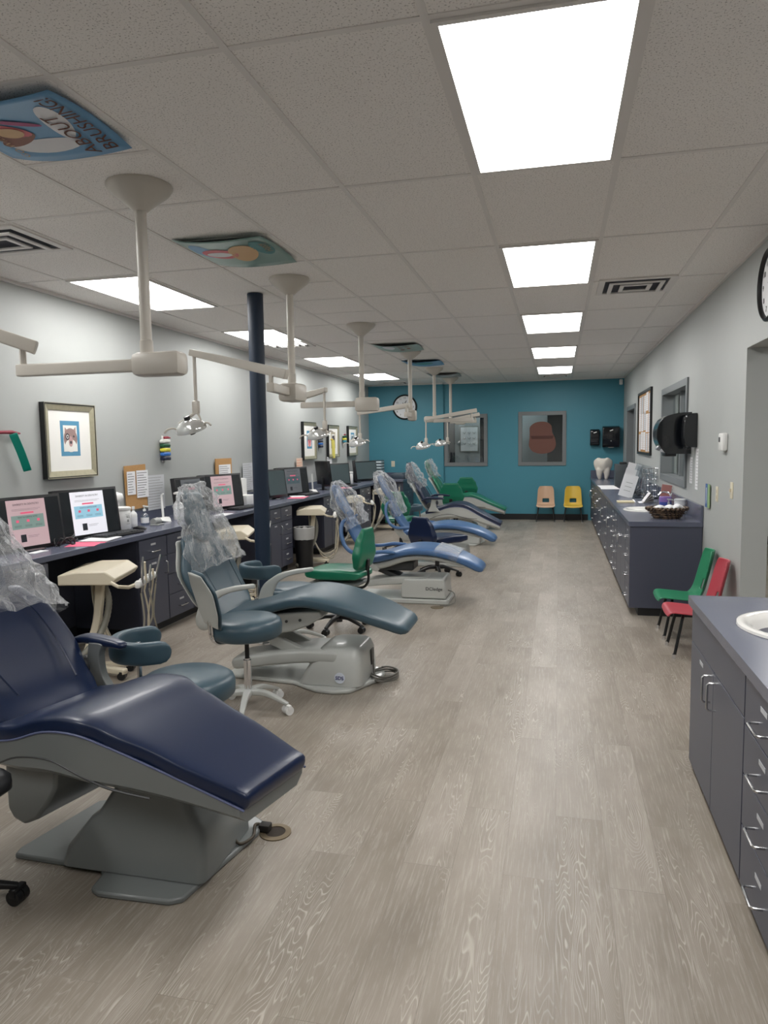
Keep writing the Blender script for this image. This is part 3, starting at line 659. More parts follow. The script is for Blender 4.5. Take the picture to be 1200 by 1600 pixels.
# clear plastic covers over the headrests
def cover(label, loc, pts, w, t_, seed=0, yaw=0, amp=.03, n=60, open_end=True):
    """crumpled film sleeve along pts"""
    P = smooth2d(pts, 7); k = len(P); m = len(w)
    X = Matrix.Rotation(yaw, 4, 'Z'); mb = MB(X); secs = []
    for i, p in enumerate(P):
        f = i/(k-1)*(m-1); a = min(int(f), m-2); u = f-a; ww = w[a]+(w[a+1]-w[a])*u; tt = t_[a]+(t_[a+1]-t_[a])*u
        T = (Vector(P[min(i+1, k-1)])-Vector(P[max(i-1, 0)])).normalized(); L = V(0, 1, 0); N = T.cross(L)
        ring = []
        for q in range(n):
            A = 2*PI*q/n; ca, sa = math.cos(A), math.sin(A)
            d = V(ca*2.2, sa*2.2, i*.16+seed*7.3)
            cr = (abs(noise.noise(d*1.3))*2-.35)*amp+(abs(noise.noise(V(ca*5, sa*5, i*.35+seed*3)))-.2)*amp*.8
            x = math.copysign(abs(ca)**.8, ca)*ww/2; y = math.copysign(abs(sa)**.8, sa)*tt/2
            v = L*x+N*y; ring.append(Vector(p)+v+v.normalized()*cr+T*noise.noise(d*.9)*.02)
        secs.append(ring)
    R = [[mb.v(p) for p in r] for r in secs]
    for a, b in zip(R[:-1], R[1:]):
        for i in range(n): j = (i+1) % n; mb.face([a[i], a[j], b[j], b[i]])
    mb.face(R[-1])
    o = ob('plastic_cover', mb, FILM, smooth=30, loc=loc); return tag(o, label, 'plastic cover', 'clear covers over the headrests')
cover('clear plastic cover over the back top of the nearest navy chair, left edge', (-1.5, 2.24, 0), [(-.66, 0, .83), (-.76, 0, .95), (-.84, 0, 1.08), (-.90, 0, 1.24)], [.54, .50, .40, .26], [.18, .18, .17, .08], 1, -.24)
cover('large crumpled clear plastic cover on the teal chair headrest', (-1.53, 4.33, 0), [(-.64, 0, .74), (-.70, 0, .88), (-.76, 0, 1.03), (-.80, 0, 1.16), (-.84, 0, 1.27)], [.58, .56, .40, .36, .22], [.20, .20, .19, .18, .06], 2, 0, .04)
cover('clear plastic cover on the headrest of the blue chair beside the green stool', (-1.40, 6.85, 0), [(-.53, 0, .72), (-.60, 0, .86), (-.68, 0, 1.0), (-.75, 0, 1.16)], [.44, .40, .34, .12], [.18, .22, .24, .05], 3, 0, .04)
cover('clear plastic cover on the headrest of the blue chair behind the navy stool', (-1.46, 8.95, 0), [(-.50, 0, .62), (-.60, 0, .82), (-.70, 0, 1.0), (-.80, 0, 1.17)], [.42, .40, .34, .18], [.14, .18, .24, .08], 4, 0, .04)
cover('clear plastic cover on the headrest of the far navy chair', (-1.46, 10.8, 0), [(-.58, 0, .84), (-.64, 0, .96), (-.70, 0, 1.1), (-.75, 0, 1.23)], [.42, .36, .32, .18], [.20, .22, .2, .08], 5, 0, .035)
cover('clear plastic cover on the headrest of the farthest green chair', (-1.53, 12.75, 0), [(-.60, 0, .90), (-.66, 0, 1.0), (-.71, 0, 1.12), (-.75, 0, 1.22)], [.34, .32, .3, .24], [.16, .16, .16, .08], 6, 0, .035)
# film strip over the foot of the third chair
o = ob('plastic_strip', MB().slab([(.28, 0, .545), (.40, 0, .522), (.50, 0, .488)], [.51, .48, .46], [.095, .095, .095], e=4, endr=.05, n=32), FILM, loc=(-1.40, 6.85, 0)); tag(o, 'band of clear plastic film around the blue chair footrest', 'plastic film')
# ================================================================ STOOLS
def caster(mb, x, y, m=None, r=.026, z=0):
    mb.lathe([(0, -.012), (r, -.012), (r, .012), (0, .012)], (x, y-.014, z+r), 16, 'y').lathe([(0, -.012), (r, -.012), (r, .012), (0, .012)], (x, y+.014, z+r), 16, 'y')
    mb.box((x-.012, y-.03, z+r*1.1), (x+.012, y+.03, z+r*2.2), bev=.004)
def star_base(t, R, m, a0=0, zc=.11, cm=None, thick=.022):
    for k in range(5):
        a = a0+2*PI*k/5; c, s = math.cos(a), math.sin(a)
        g = ob('base_leg', MB().slab([(.02*c, .02*s, zc), (R*.5*c, R*.5*s, zc-.008), (R*c, R*s, .068)], [.05, .036, .026], [.036, .028, .018], lat=(-s, c, 0), e=5, endr=.3, n=16), m, t, smooth=40)
        mb = MB(); caster(mb, R*c, R*s); ob('caster', mb, cm or m, g)
def round_stool(label, loc, vinyl, rot=0):
    """round seat, low chrome-framed back, white five-star base"""
    t = thing('wheeled_stool', label, 'stool', loc, rot)
    star_base(t, .245, SHELLW, .35, .13, WHITEPL)
    ob('post', MB().lathe([(0, .08), (.022, .08), (.022, .30), (.016, .30), (.016, .31), (0, .31)], n=20), CHROME, t)
    ob('piston', MB().lathe([(0, .29), (.013, .29), (.013, .44), (0, .44)], n=16), BLACKPL, t)
    z = .44; R = .205
    ob('seat', MB().lathe([(0, z), (R-.02, z), (R-.003, z+.015), (R, z+.06), (R-.008, z+.09), (R-.035, z+.108), (.08, z+.114), (0, z+.115)], n=48), vinyl, t, smooth=50)
    ob('seat_plate', Bx((-.1, -.08, z-.02), (.1, .08, z-.001), .006), DARKM, t)
    ob('lever', MB().tube([(.04, -.02, z-.015), (.09, -.03, z-.05)], .004).lathe([(0, -.006), (.022, -.004), (.022, .004), (0, .006)], (.105, -.032, z-.056), 16), WHITEPL, t)
    # back: chrome strap rising from under the seat, white shell with padded front
    for s in (-.02, .02): ob('back_strut', MB().tube(smooth2d([(-.08, s, z-.01), (-.17, s, z-.015), (-.205, s, z+.02), (-.215, s, z+.12), (-.225, s, z+.25)], 4), .008), CHROME, t)
    bp = [(-.19, 0, z+.10), (-.21, 0, z+.19), (-.235, 0, z+.29), (-.27, 0, z+.38)]
    q = ob('backrest', MB().slab(bp, [.20, .29, .31, .20], [.03]*4, e=2.6, endr=.8, top=False), vinyl, t, smooth=60)
    ob('back_shell', MB().slab([(x-.02, y, z_) for x, y, z_ in bp], [.205, .295, .315, .205], [.015]*4, e=2.6, endr=.8, top=False), SHELLW, q, smooth=60)
    return t
def assistant_stool(label, loc, vinyl, rot=0, R=.215, z=.40):
    """round seat with a curved torso bar on a chrome post"""
    t = thing('assistant_stool', label, 'stool', loc, rot)
    star_base(t, .26, SHELLW, .1, .13, WHITEPL)
    ob('post', MB().lathe([(0, .08), (.024, .08), (.024, z-.01), (0, z-.01)], n=20), CHROME, t)
    ob('seat', MB().lathe([(0, z), (R-.02, z), (R-.003, z+.015), (R, z+.06), (R-.008, z+.085), (R-.035, z+.102), (.08, z+.108), (0, z+.11)], n=48), vinyl, t, smooth=50)
    ob('bar_arm', MB().tube([(-.05, 0, z-.012), (-.20, .02, z-.012), (-.225, .03, z+.005)], .012), CHROME, t)
    ob('bar_post', MB().lathe([(0, 0), (.011, 0), (.011, .26), (0, .21)], (-.232, .03, z-.02), 16).box((-.255, .01, z-.03), (-.21, .05, z+.01), bev=.004), CHROME, t)
    pts = [V(-.19, .06, z+.22)+V(.155*math.cos(a), .155*math.sin(a), 0) for a in [math.radians(q) for q in (-52, -85, -120, -155, 170, 140, 112)]]
    ob('torso_bar', MB().slab(pts, [.10]*7, [.05]*7, lat=(0, 0, 1), e=4, endr=1, top=False), vinyl, t, smooth=60)
    ob('foot_dish', MB().lathe([(0, 0), (.05, .01), (.055, .016), (.045, .014), (0, .006)], (-.14, .2, .16), 20), CHROME, t)
    return t
def saddle_stool(label, loc, vinyl, rot=0, z=.41, arcbar=None, back=True, shell=None, R=.25, bz=.17, twist=0, bw=.42, sf=0, hs=1.0):
    """operator stool: pad seat, tapered padded back on a black arm, black five-star base"""
    t = thing('operator_stool', label, 'stool', loc, rot)
    star_base(t, R, BLACKPL, .3+twist, .12)
    ob('post', MB().lathe([(0, .06), (.026, .06), (.026, .2), (.018, .2), (.018, z-.05), (0, z-.05)], n=20), BLACKPL if shell is None else DARKM, t)
    ob('mechanism', Bx((-.09, -.06, z-.07), (.09, .06, z-.03), .012), BLACKPL, t)
    if shell: ob('seat_shell', MB().slab([(-.17, 0, z+.005), (0, 0, z+.005), (.17, 0, z+.005)], [.34, .38, .36], .045, e=5, endr=.8), shell, t, smooth=50)
    ob('seat', MB().slab([(-.19+sf, 0, z+.105), (-.07+sf, 0, z+.115), (.07+sf, 0, z+.112), (.18+sf, 0, z+.105)], [.34, .38, .39, .36], [.075, .09, .09, .075], e=7, endr=.9, n=32), vinyl, t, smooth=60)
    if back:
        ob('back_arm', MB().tube(smooth2d([(-.05, 0, z-.05), (-.20, 0, z-.055), (-.26, 0, z-.01), (-.27, 0, z+.06), (-.262, 0, z+bz-.04)], 4), .011), BLACKPL, t)
        ob('backrest', MB().slab([(-.225, 0, z+bz-.05), (-.235, 0, z+bz+.03), (-.245, 0, z+bz+.13), (-.262, 0, z+bz+.215)], [bw*.9, bw, bw*.84, bw*.60], [.06, .08, .065, .04], e=8, endr=.7, n=32, top=False), vinyl, t, smooth=60)
        ob('back_plate', MB().slab([(-.262, 0, z+bz-.10), (-.268, 0, z+bz-.02)], [.05, .05], .02, e=6, endr=.4, top=False), BLACKPL, t)
    if arcbar:
        ob('bar_post', MB().tube([(0, -.05, z-.04), (.02, -.26, z-.04), (.02, -.27, z+.02), (.02, -.27, z+.2)], .011), CHROME, t)
        pts = [V(0, -.10, z+.23)+V(.2*math.cos(a), .19*math.sin(a), 0) for a in [math.radians(q) for q in (-165, -130, -100, -80, -50, -15)]]
        ob('torso_bar', MB().slab(pts, [.08]*6, [.05]*6, lat=(0, 0, 1), e=4, endr=1, top=False), arcbar, t, smooth=60)
    return t
round_stool('slate teal round stool with white-backed rest and chrome strut before teal chair', (-1.73, 3.74, 0), TEALV, .85)
assistant_stool('low slate teal round stool with curved torso bar behind the nearest navy chair', (-1.62, 2.86, 0), TEALV, .15)
assistant_stool('slate teal round stool with torso bar between teal chair and navy column', (-1.97, 5.03, 0), TEALV, .35, z=.37)
saddle_stool('green stool with pale seat shell and crumpled covered back, beside teal chair', (-1.76, 5.62, 0), GREENV, PI-.15, z=.41, shell=SHELLG, bz=.20, bw=.34)
saddle_stool('navy stool seen from behind in front of the fourth dental chair', (-1.35, 8.12, 0), NAVYV, .95, z=.36, bz=.10, sf=.12)
saddle_stool('green stool with dark curved bar left of the far navy chair', (-2.15, 9.85, 0), GREENV, 1.5, z=.40, arcbar=TEALV, bz=.23)
saddle_stool('green stool with tapered back between far navy and green chairs', (-1.66, 11.75, 0), GREENV, 1.5, z=.42, bz=.22)
saddle_stool('farthest green stool with padded back against the teal wall', (-1.66, 13.75, 0), GREENV, 1.5, z=.42, bz=.22)
saddle_stool('black five-star stool base with casters cut off at the lower left edge', (-1.98, 1.78, 0), mat('black_vinyl', (24, 25, 28), .4), 0, z=.36, back=False, twist=.33, R=.27)
# ================================================================ KIDS' CHAIRS
def kid_chair(label, loc, rot, col, sc=1.0, slot=.5):
    t = thing('school_chair', label, 'chair', loc, rot, "children's plastic chairs"); m = mat(label[:14].replace(' ', '_')+'_plastic', col, .4)
    pr = smooth2d([(.175, .275), (.15, .305), (.05, .30), (-.07, .292), (-.13, .31), (-.165, .37), (-.19, .47), (-.215, .58), (-.235, .665)], 5)
    pr = [(x*sc, z*sc) for x, z in pr]; n = 16; k = len(pr); b = MB(); G = []
    for i, (x, z) in enumerate(pr):
        f = i/(k-1); w = (.175-.028*max(0, f-.45)/.55)*sc
        if f > .86: w *= math.sqrt(max(0, 1-((f-.86)/.14)**2*.42))
        if f < .1: w *= math.sqrt(1-((.1-f)/.1)**2*.3)
        row = []
        for j in range(n+1):
            u = -1+2*j/n; bow = .045*u*u*sc*(1 if f > .4 else .4); row.append(b.v((x+(bow if f > .45 else 0), u*w, z+(bow*.6 if f <= .45 else 0))))
        G.append(row)
    for i in range(k-1):
        for j in range(n):
            f = (i+.5)/(k-1); u = -1+2*(j+.5)/n
            if .60 < f < .705 and abs(u) < .42 and (abs(u) < .34 or f < .675): continue
            b.face([G[i][j], G[i][j+1], G[i+1][j+1], G[i+1][j]])
    o = ob('shell', b, m, t, smooth=60); q = o.modifiers.new('thick', 'SOLIDIFY'); q.thickness = .011; q.offset = 0
    q = o.modifiers.new('sub', 'SUBSURF'); q.levels = 1; q.render_levels = 1
    for sx in (1, -1):
        for sy in (1, -1):
            l = ob('leg', MB().tube([(sx*.09*sc-.02, sy*.10*sc, .285*sc), (sx*.10*sc-.02, sy*.135*sc, .27*sc), (sx*.15*sc-.02, sy*.165*sc, .018)], .011), BLACKPL, t)
            ob('glide', MB().lathe([(0, 0), (.015, 0), (.013, .03), (0, .03)], (sx*.152*sc-.02, sy*.166*sc, 0), 12), CHROME, l)
    return t
kid_chair('red child chair nearest the sink counter by the right wall', (.93, 5.42, 0), PI, (178, 66, 78), 1.02)
kid_chair('green child chair behind the red one beside the counter end panel', (.93, 5.92, 0), PI, (40, 130, 92), 1.02)
kid_chair('tan child chair against the teal wall, left of the yellow one', (-.235, 14.12, 0), -PI/2, (206, 170, 140), 1.0)
kid_chair('yellow child chair against the teal wall by the cabinets', (.275, 14.12, 0), -PI/2, (226, 190, 70), 1.0)
# ================================================================ DENTAL LIGHTS ON CEILING POLES
REFL = mat('lamp_reflector', (225, 226, 224), .12, .6); 
def dental_light(label, px, py, zb, boxc, lower, upper, rod_z, head, hy=0, small=False):
    """ceiling canopy, pole, junction box, lower arm, spring arm, drop rod and lamp head; world coordinates"""
    t = thing('dental_light', label, 'dental lamp', (px, py, 0)); o = V(px, py, 0)
    L = lambda p: Vector(p)-o
    ob('canopy', MB().lathe([(0, H-.001), (.145, H-.001), (.147, H-.012), (.132, H-.035), (.05, H-.10), (.034, H-.115), (0, H-.115)], n=40), BEIGE, t, smooth=50)
    ob('pole', MB().lathe([(0, H-.11), (.026, H-.11), (.026, zb+.09), (.030, zb+.085), (.030, zb), (0, zb)], n=20), BEIGE, t)
    c, hs, rz = boxc
    ob('junction_box', MB().box(tuple(L(c)-Vector(hs)), tuple(L(c)+Vector(hs)), Matrix.Rotation(rz, 4, 'Z'), .028), BEIGE, t, smooth=30)
    a, b = L(lower[0]), L(lower[1]); d = (b-a).normalized(); lat = V(-d.y, d.x, 0)
    ob('lower_arm', MB().slab([a, b], .05, .058, lat=lat, e=9, endr=.05, n=20, top=False), BEIGE, t, smooth=30)
    u0, u1 = L(upper[0]), L(upper[1]); 
    ob('riser', MB().tube([b+d*-.025+V(0, 0, -.02), V(b.x-d.x*.025, b.y-d.y*.025, u0.z)], .016), BEIGE, t)
    d = (u1-u0).normalized(); lat = V(-d.y, d.x, 0)
    ob('spring_arm', MB().slab([u0-d*.03, u0+d*.12, u1], .046, [.064, .062, .046], lat=lat, e=9, endr=.05, n=20, top=False), BEIGE, t, smooth=30)
    rx = V(u1.x, u1.y, rod_z)+(u1-u0).normalized()*-.025
    ob('drop_rod', MB().tube([V(rx.x, rx.y, u1.z), rx], .012, 12), BEIGE, t)
    ob('swivel', MB().box(tuple(rx-V(.024, .02, .085)), tuple(rx+V(.024, .02, .005)), bev=.01), BEIGE, t)
    h = L(head); s = h-rx
    mid = rx+V(s.x*.3, s.y*.3-.01, -.085); 
    ob('yoke', MB().tube(smooth2d([tuple(rx+V(0, 0, -.07)), tuple(mid), tuple(h+V(-.02, 0, .055)), tuple(h+V(-.085, 0, .015))], 5), .011, 10).tube(smooth2d([tuple(rx+V(.01, 0, -.08)), tuple(rx+V(.03, 0, -.12)), tuple(h+V(.085, 0, .015))], 5), .007, 10), BEIGE, t)
    X = Matrix.Translation(h) @ Matrix.Rotation(math.radians(24), 4, 'X') @ Matrix.Rotation(math.radians(-8), 4, 'Y')
    prof = [(.118, -.030), (.116, -.014), (.10, .012), (.07, .036), (.035, .05), (0, .054), (0, .047), (.035, .043), (.068, .028), (.10, .004), (.112, -.028)]
    hd = ob('lamp_head', MB(X).lathe(prof, n=36, sy=.72), REFL, t, smooth=50)
    ob('bulb_housing', MB(X).lathe([(0, .05), (.022, .05), (.02, .075), (0, .078)], n=16).lathe([(0, -.06), (.02, -.058), (.022, -.01), (.016, 0), (0, 0)], n=16), BLACKPL, hd)
    ob('bulb_bar', MB(X).box((-.10, -.008, -.022), (.10, .008, -.012)), BEIGE, hd)
    for sg in (-1, 1): ob('handle', MB(X).tube(smooth2d([(sg*.105, 0, -.01), (sg*.13, -.01, .01), (sg*.165, -.03, .012), (sg*.185, -.045, -.004)], 4), .007, 8), BEIGE, hd)
    return t
dental_light('nearest ceiling-hung dental light, arm pointing left out of the frame', -1.87, 3.06, 1.93, ((-1.80, 3.05, 1.905), (.125, .055, .055), 0), ((-1.9, 3.06, 1.905), (-2.57, 3.06, 1.905)), ((-2.49, 3.04, 2.02), (-3.05, 2.75, 2.24)), 1.80, (-2.98, 2.85, 1.53))
dental_light('second ceiling-hung dental light, arm crossing the navy column', -1.885, 4.99, 1.95, ((-1.87, 4.96, 1.90), (.075, .10, .065), -.1), ((-1.885, 4.9, 1.905), (-1.82, 4.42, 1.90)), ((-1.74, 4.44, 1.985), (-2.47, 4.6, 2.17)), 1.84, (-2.50, 4.6, 1.665))
dental_light('third ceiling-hung dental light with long low arm to the left', -1.925, 7.06, 1.96, ((-1.87, 7.05, 1.92), (.12, .055, .07), 0), ((-1.93, 7.06, 1.93), (-2.57, 7.06, 1.93)), ((-2.56, 7.0, 2.01), (-2.22, 6.8, 2.06)), 1.76, (-2.33, 6.85, 1.635))
dental_light('fourth ceiling-hung dental light before the wall clock, arm down to the left', -1.87, 9.23, 1.92, ((-1.84, 9.2, 1.885), (.055, .055, .07), 0), ((-1.86, 9.2, 1.89), (-1.86, 8.9, 1.89)), ((-1.86, 8.97, 2.0), (-2.54, 9.1, 1.925)), 1.66, (-2.56, 9.1, 1.555))
dental_light('fifth ceiling-hung dental light, arm reaching right toward the window', -1.93, 11.45, 1.93, ((-2.0, 11.42, 1.905), (.09, .05, .05), 0), ((-1.93, 11.4, 1.88), (-1.30, 11.32, 1.885)), ((-1.27, 11.3, 2.02), (-2.05, 11.2, 1.90)), 1.60, (-2.08, 11.2, 1.49))
dental_light('farthest ceiling-hung dental light, before the left far window', -1.93, 13.23, 1.95, ((-1.75, 13.2, 1.90), (.09, .05, .045), 0), ((-1.93, 13.2, 1.91), (-1.45, 13.15, 1.91)), ((-1.42, 13.1, 2.03), (-1.98, 13.0, 1.92)), 1.62, (-2.08, 12.98, 1.53))
# ================================================================ DELIVERY CARTS UNDER THE DESK
def delivery(label, loc, seed):
    t = thing('delivery_cart', label, 'dental cart', loc, .28, 'delivery carts with hoses under the desk'); R = random.Random(seed)
    ob('tray_body', MB().prism([(-.22, -.25, .645), (-.22, -.25, .71), (-.10, -.25, .73), (.08, -.25, .73), (.15, -.25, .68), (.12, -.25, .64)], (0, .50, 0)), CREAM, t, smooth=30, bevel=.008)
    ob('support_arm', MB().slab([(-.02, -.04, .64), (-.05, -.06, .36), (-.12, -.10, .12)], [.07, .06, .07], [.06, .05, .06], e=5, endr=.3, top=False), CREAM, t, smooth=50)
    for a in (-.35, .35, PI):
        ob('base_leg', MB().slab([(-.12, -.10, .085), (-.12+.30*math.cos(a), -.10+.30*math.sin(a), .075)], .05, .04, lat=(-math.sin(a), math.cos(a), 0), e=5, endr=.3), CREAM, t, smooth=50)
        mb = MB(); caster(mb, -.12+.28*math.cos(a), -.10+.28*math.sin(a)); ob('caster', mb, BLACKPL, t)
    ob('holder_bar', MB().tube([(.12, -.26, .66), (.17, -.27, .635), (.22, -.22, .62), (.245, -.10, .62), (.245, .23, .63)], .012, 10), CREAM, t)
    for k in range(5):
        y = -.13+.085*k
        ob('holder', MB().lathe([(0, -.035), (.022, -.03), (.027, 0), (.022, .03), (0, .035)], (.257, y, .622), 16, 'y'), WHITEPL, t, smooth=60)
        dx = R.uniform(-.02, .04); lean = R.uniform(-.03, .03); hgt = [.17, .13, .09, .05, .13][k]
        ins = ob('instrument', MB().tube([(.280+dx, y+.01, .56), (.280, y+.01, .63), (.280-dx*.3+.02*(k == 4), y+.01+lean+.05*(k == 4), .63+hgt)], [.006, .009, .008], 8), STEEL if k in (0, 4, 2) else CREAM, t)
        pts = [(.280+dx, y+.01, .56), (.27+R.uniform(-.03, .03), y+R.uniform(-.02, .03), .36), (.22+R.uniform(-.06, .06), y+R.uniform(-.06, .08), .10+R.uniform(0, .08)), (.12, y*.5, .06+R.uniform(0, .06)), (.03, y*.3-.05, .20), (-.06, -.05+.02*k, .42), (-.08, -.05+.02*k, .63)]
        ob('hose', MB().tube(smooth2d(pts, 6), .0062, 8), CREAM if k % 2 else mat('beige_hose', (170, 164, 148), .45), t, smooth=60)
    cor = smooth2d([(-.02, -.02, .64), (.02, -.02, .48), (-.02, -.12, .28), (-.18, -.34, .08), (-.22, -.40, .03)], 16)
    ob('suction_hose', MB().tube(cor, [.020+.003*(i % 2) for i in range(len(cor))], 12), mat('corrugated_hose', (128, 126, 116), .5), t, smooth=60)
    return t
delivery('cream delivery cart with hoses under the nearest knee space', (-2.98, 4.24, 0), 1)
delivery('cream delivery cart half hidden between teal chair and navy column', (-3.05, 6.45, 0), 2)
delivery('cream delivery cart behind the third blue chair and waste bin', (-3.05, 8.78, 0), 3)
delivery('cream delivery cart behind the fourth blue chair', (-3.05, 10.7, 0), 4)
delivery('farthest cream delivery cart in the corner of the desk', (-3.03, 12.5, 0), 5)
# ================================================================ MONITORS AND DESK ITEMS
BEZEL = mat('monitor_bezel', (26, 27, 30), .35)
def scr(n, col, e): return mat(n, col, .3, emit=e*.42)
PG_W = scr('screen_page_white', (222, 222, 230), .42); PG_P = scr('screen_page_pink', (186, 160, 164), .35); BX_B = scr('screen_box_blue', (140, 186, 206), .4); BX_G = scr('screen_box_green', (120, 142, 136), .35)
PKB = scr('screen_pink', (214, 90, 120), .4); SCRK = mat('screen_dark', (34, 38, 42), .2); SCT = scr('screen_text', (44, 46, 54), .05); PG_D = scr('screen_page_dim', (96, 100, 104), .22); BX_D = scr('screen_box_dim', (72, 92, 98), .2)
def monitor(label, loc, rot, w=.55, h=.35, page='white', zc=.20, tilt=.12):
    """landscape monitor; screen faces local +x"""
    t = thing('computer_monitor', label, 'monitor', loc, rot, 'desk monitors')
    ob('stand_base', MB().lathe([(0, 0), (.11, 0), (.115, .006), (.10, .012), (0, .014)], n=32, sx=.8), BLACKGL, t, smooth=50)
    ob('stand_neck', MB().slab([(-.03, 0, .01), (-.035, 0, .12), (-.03, 0, .19)], .06, .025, e=5, endr=.2, top=False), BLACKPL, t)
    X = Matrix.Translation((0, 0, zc)) @ Matrix.Rotation(-tilt, 4, 'Y'); sc = h/.35
    s = ob('housing', MB(X).box((-.045, -w/2, -h/2), (-.005, w/2, h/2), bev=.006), BEZEL, t)
    ob('bezel', MB(X).box((-.006, -w/2, -h/2), (.006, w/2, h/2), bev=.003), BEZEL, t)
    pw = .30*sc if w > .45 else w-.05; ph = h-.045
    if page == 'dark':
        ob('screen', MB(X).box((.006, -w/2+.02, -h/2+.03), (.0072, w/2-.02, h/2-.02)), mat('screen_grey_green', (70, 82, 84), .18, emit=.08), t); return t
    a, b = {'white': (PG_W, BX_B), 'pink': (PG_P, BX_G), 'dim': (PG_D, BX_D)}[page]
    ob('screen', MB(X).box((.006, -w/2+.018, -h/2+.02), (.0068, w/2-.018, h/2-.018)), SCRK, t)
    P = lambda x0, x1, z0, z1, m, k: ob('screen_block', MB(X).box((.0068, x0*pw, z0*ph), (.0072+.0004*k, x1*pw, z1*ph)), m, pg)
    pg = ob('page', MB(X).box((.0068, -pw/2, -ph/2), (.0072, pw/2, ph/2)), a, t)
    P(-.42, .42, -.12, .17, b, 1); P(-.17, .17, .20, .235, PKB, 1)
    for dx in (-.27, 0, .27): P(dx-.035, dx+.035, .02, .075, PKB, 2); P(dx-.09, dx+.09, -.05, -.045, SCT, 2); P(dx-.09, dx+.09, -.075, -.07, SCT, 2)
    P(-.24, -.10, -.40, -.24, SCT, 1); P(-.05, .24, -.28, -.275, SCT, 1); P(-.05, .20, -.31, -.305, SCT, 1); P(-.38, .36, .30, .304, SCT, 1); P(-.38, .30, .275, .279, SCT, 1)
    rot_ = (PI/2, 0, PI/2)
    for tx, sz, zz in (('DIVERSITY IN DENTISTRY', .052, .40), ('WHAT IS A DENTAL HOME?', .036, .125)):
        o = text(tx, sz*pw*1.15, SCT, pg, (0, 0, 0), (0, 0, 0), ext=.0001)
        for v in o.data.vertices: v.co = X @ V(.0084+v.co.z*.5, v.co.x, zz*ph+v.co.y)
    return t
DZ = LZ
def look(x, y): return math.atan2(-y*.55, 0-x*.8)
monitor('left of the two nearest desk monitors, pinkish page on screen', (-3.47, 4.12, DZ), -.16, .58, .36, 'pink', .185)
monitor('right of the two nearest desk monitors, bright white page with blue box', (-3.48, 4.78, DZ), -.20, .60, .37, 'white', .19)
monitor('monitor left of the teal chair cover with a dim grey page', (-3.50, 6.42, DZ), -.12, .50, .37, 'dim', .20)
monitor('monitor right above the teal chair cover with pink and blue page', (-3.50, 7.08, DZ), -.30, .62, .37, 'pink', .20)
monitor('monitor just right of the navy column with a blank dark screen', (-3.50, 8.62, DZ), -.20, .42, .36, 'dark', .20)
monitor('monitor beside pink papers right of the navy column', (-3.50, 9.2, DZ), -.36, .62, .37, 'dim', .20)
monitor('turned monitor seen nearly edge-on behind the first blue chair cover', (-3.46, 10.45, DZ), .75, .45, .36, 'dark', .26)
monitor('monitor above the third delivery cart with a grey page', (-3.48, 11.12, DZ), -.46, .62, .36, 'dark', .20)
monitor('monitor edge-on second from the far corner', (-3.55, 12.5, DZ), .3, .4, .36, 'dark', .22)
monitor('farthest monitor by the drawer tower at the teal corner', (-3.48, 12.95, DZ), -.46, .62, .36, 'dark', .19)
def keyboard(label, x, y, rot):
    t = thing('keyboard', label, 'keyboard', (x, y, DZ), rot, 'desk keyboards')
    ob('case', MB().box((-.08, -.22, .002), (.08, .22, .018), bev=.005), BLACKPL, t)
    mb = MB()
    for i in range(5):
        for j in range(14):
            if i == 0 and 3 < j < 10: continue
            x_, y_ = .055-.0275*i, -.195+.03*j; mb.box((x_-.011, y_-.0125, .018), (x_+.011, y_+.0125, .025), bev=.002)
    mb.box((.044, -.075, .018), (.066, .075, .025), bev=.002)
    ob('keys', mb, mat('key_grey', (44, 46, 50), .5), t); return t
keyboard('black keyboard before the bright nearest monitor', -3.33, 4.92, -.1)
keyboard('black keyboard before the monitor right of the teal chair cover', -3.34, 7.25, -.1)
keyboard('black keyboard before the monitor right of the column', -3.34, 9.35, -.1)
keyboard('black keyboard before the monitor above the third cart', -3.34, 11.3, -.1)
def mouse(label, x, y): tag(ob('computer_mouse', MB().slab([(-.045, 0, .026), (0, 0, .034), (.045, 0, .024)], [.04, .06, .045], [.02, .032, .02], e=3, endr=1), BLACKPL, smooth=60, loc=(x, y, DZ)), label, 'mouse')
mouse('black mouse on the desk right of the nearest keyboard', -3.36, 5.27)
def sheets(label, x, y, z, w, d, m, rot=0, n=1, name='paper_sheet', th=.001, grp=None):
    mb = MB()
    for k in range(n): mb.box((-w/2, -d/2, k*th*1.4), (w/2, d/2, k*th*1.4+th), Matrix.Rotation(random.uniform(-.06, .06) if n > 1 else 0, 4, 'Z'))
    o = ob(name, mb, m, loc=(x, y, z+.0005), rotz=rot); return tag(o, label, 'paper', grp)
PINKP = mat('pink_paper', (240, 110, 140), .7)
sheets('pink paper lying flat on the desk edge below the monitors', -3.27, 4.43, DZ, .20, .25, PINKP, .35)
sheets('stack of white papers on the desk under the bright monitor', -3.30, 4.66, DZ+.002, .21, .26, PAPER, .2, 5)
sheets('pink sheet slipped under the nearest white papers', -3.24, 4.60, DZ+.0005, .10, .22, PINKP, .25)
sheets('pink papers before the monitor right of the navy column', -3.30, 8.85, DZ, .21, .4, PINKP, .2, 2)
sheets('white paper beside the pink papers right of the column', -3.36, 9.0, DZ+.004, .2, .25, PAPER, .5)
sheets('white slip of paper on the desk behind the teal chair cover', -3.24, 6.55, DZ, .12, .26, PAPER, .1, 3)
sheets('pink papers before the monitor above the third cart', -3.28, 10.9, DZ, .18, .3, PINKP, .1)
sheets('small white note at the foot of the left nearest monitor', -3.33, 4.03, DZ, .06, .14, PAPER, .1, 3)
tag(ob('tissue_box', MB().box((-.06, -.11, 0), (.06, .11, .09), bev=.004), mat('pink_box', (214, 96, 112), .6), loc=(-3.66, 5.02, DZ)), 'pink carton behind the bright nearest monitor', 'box')
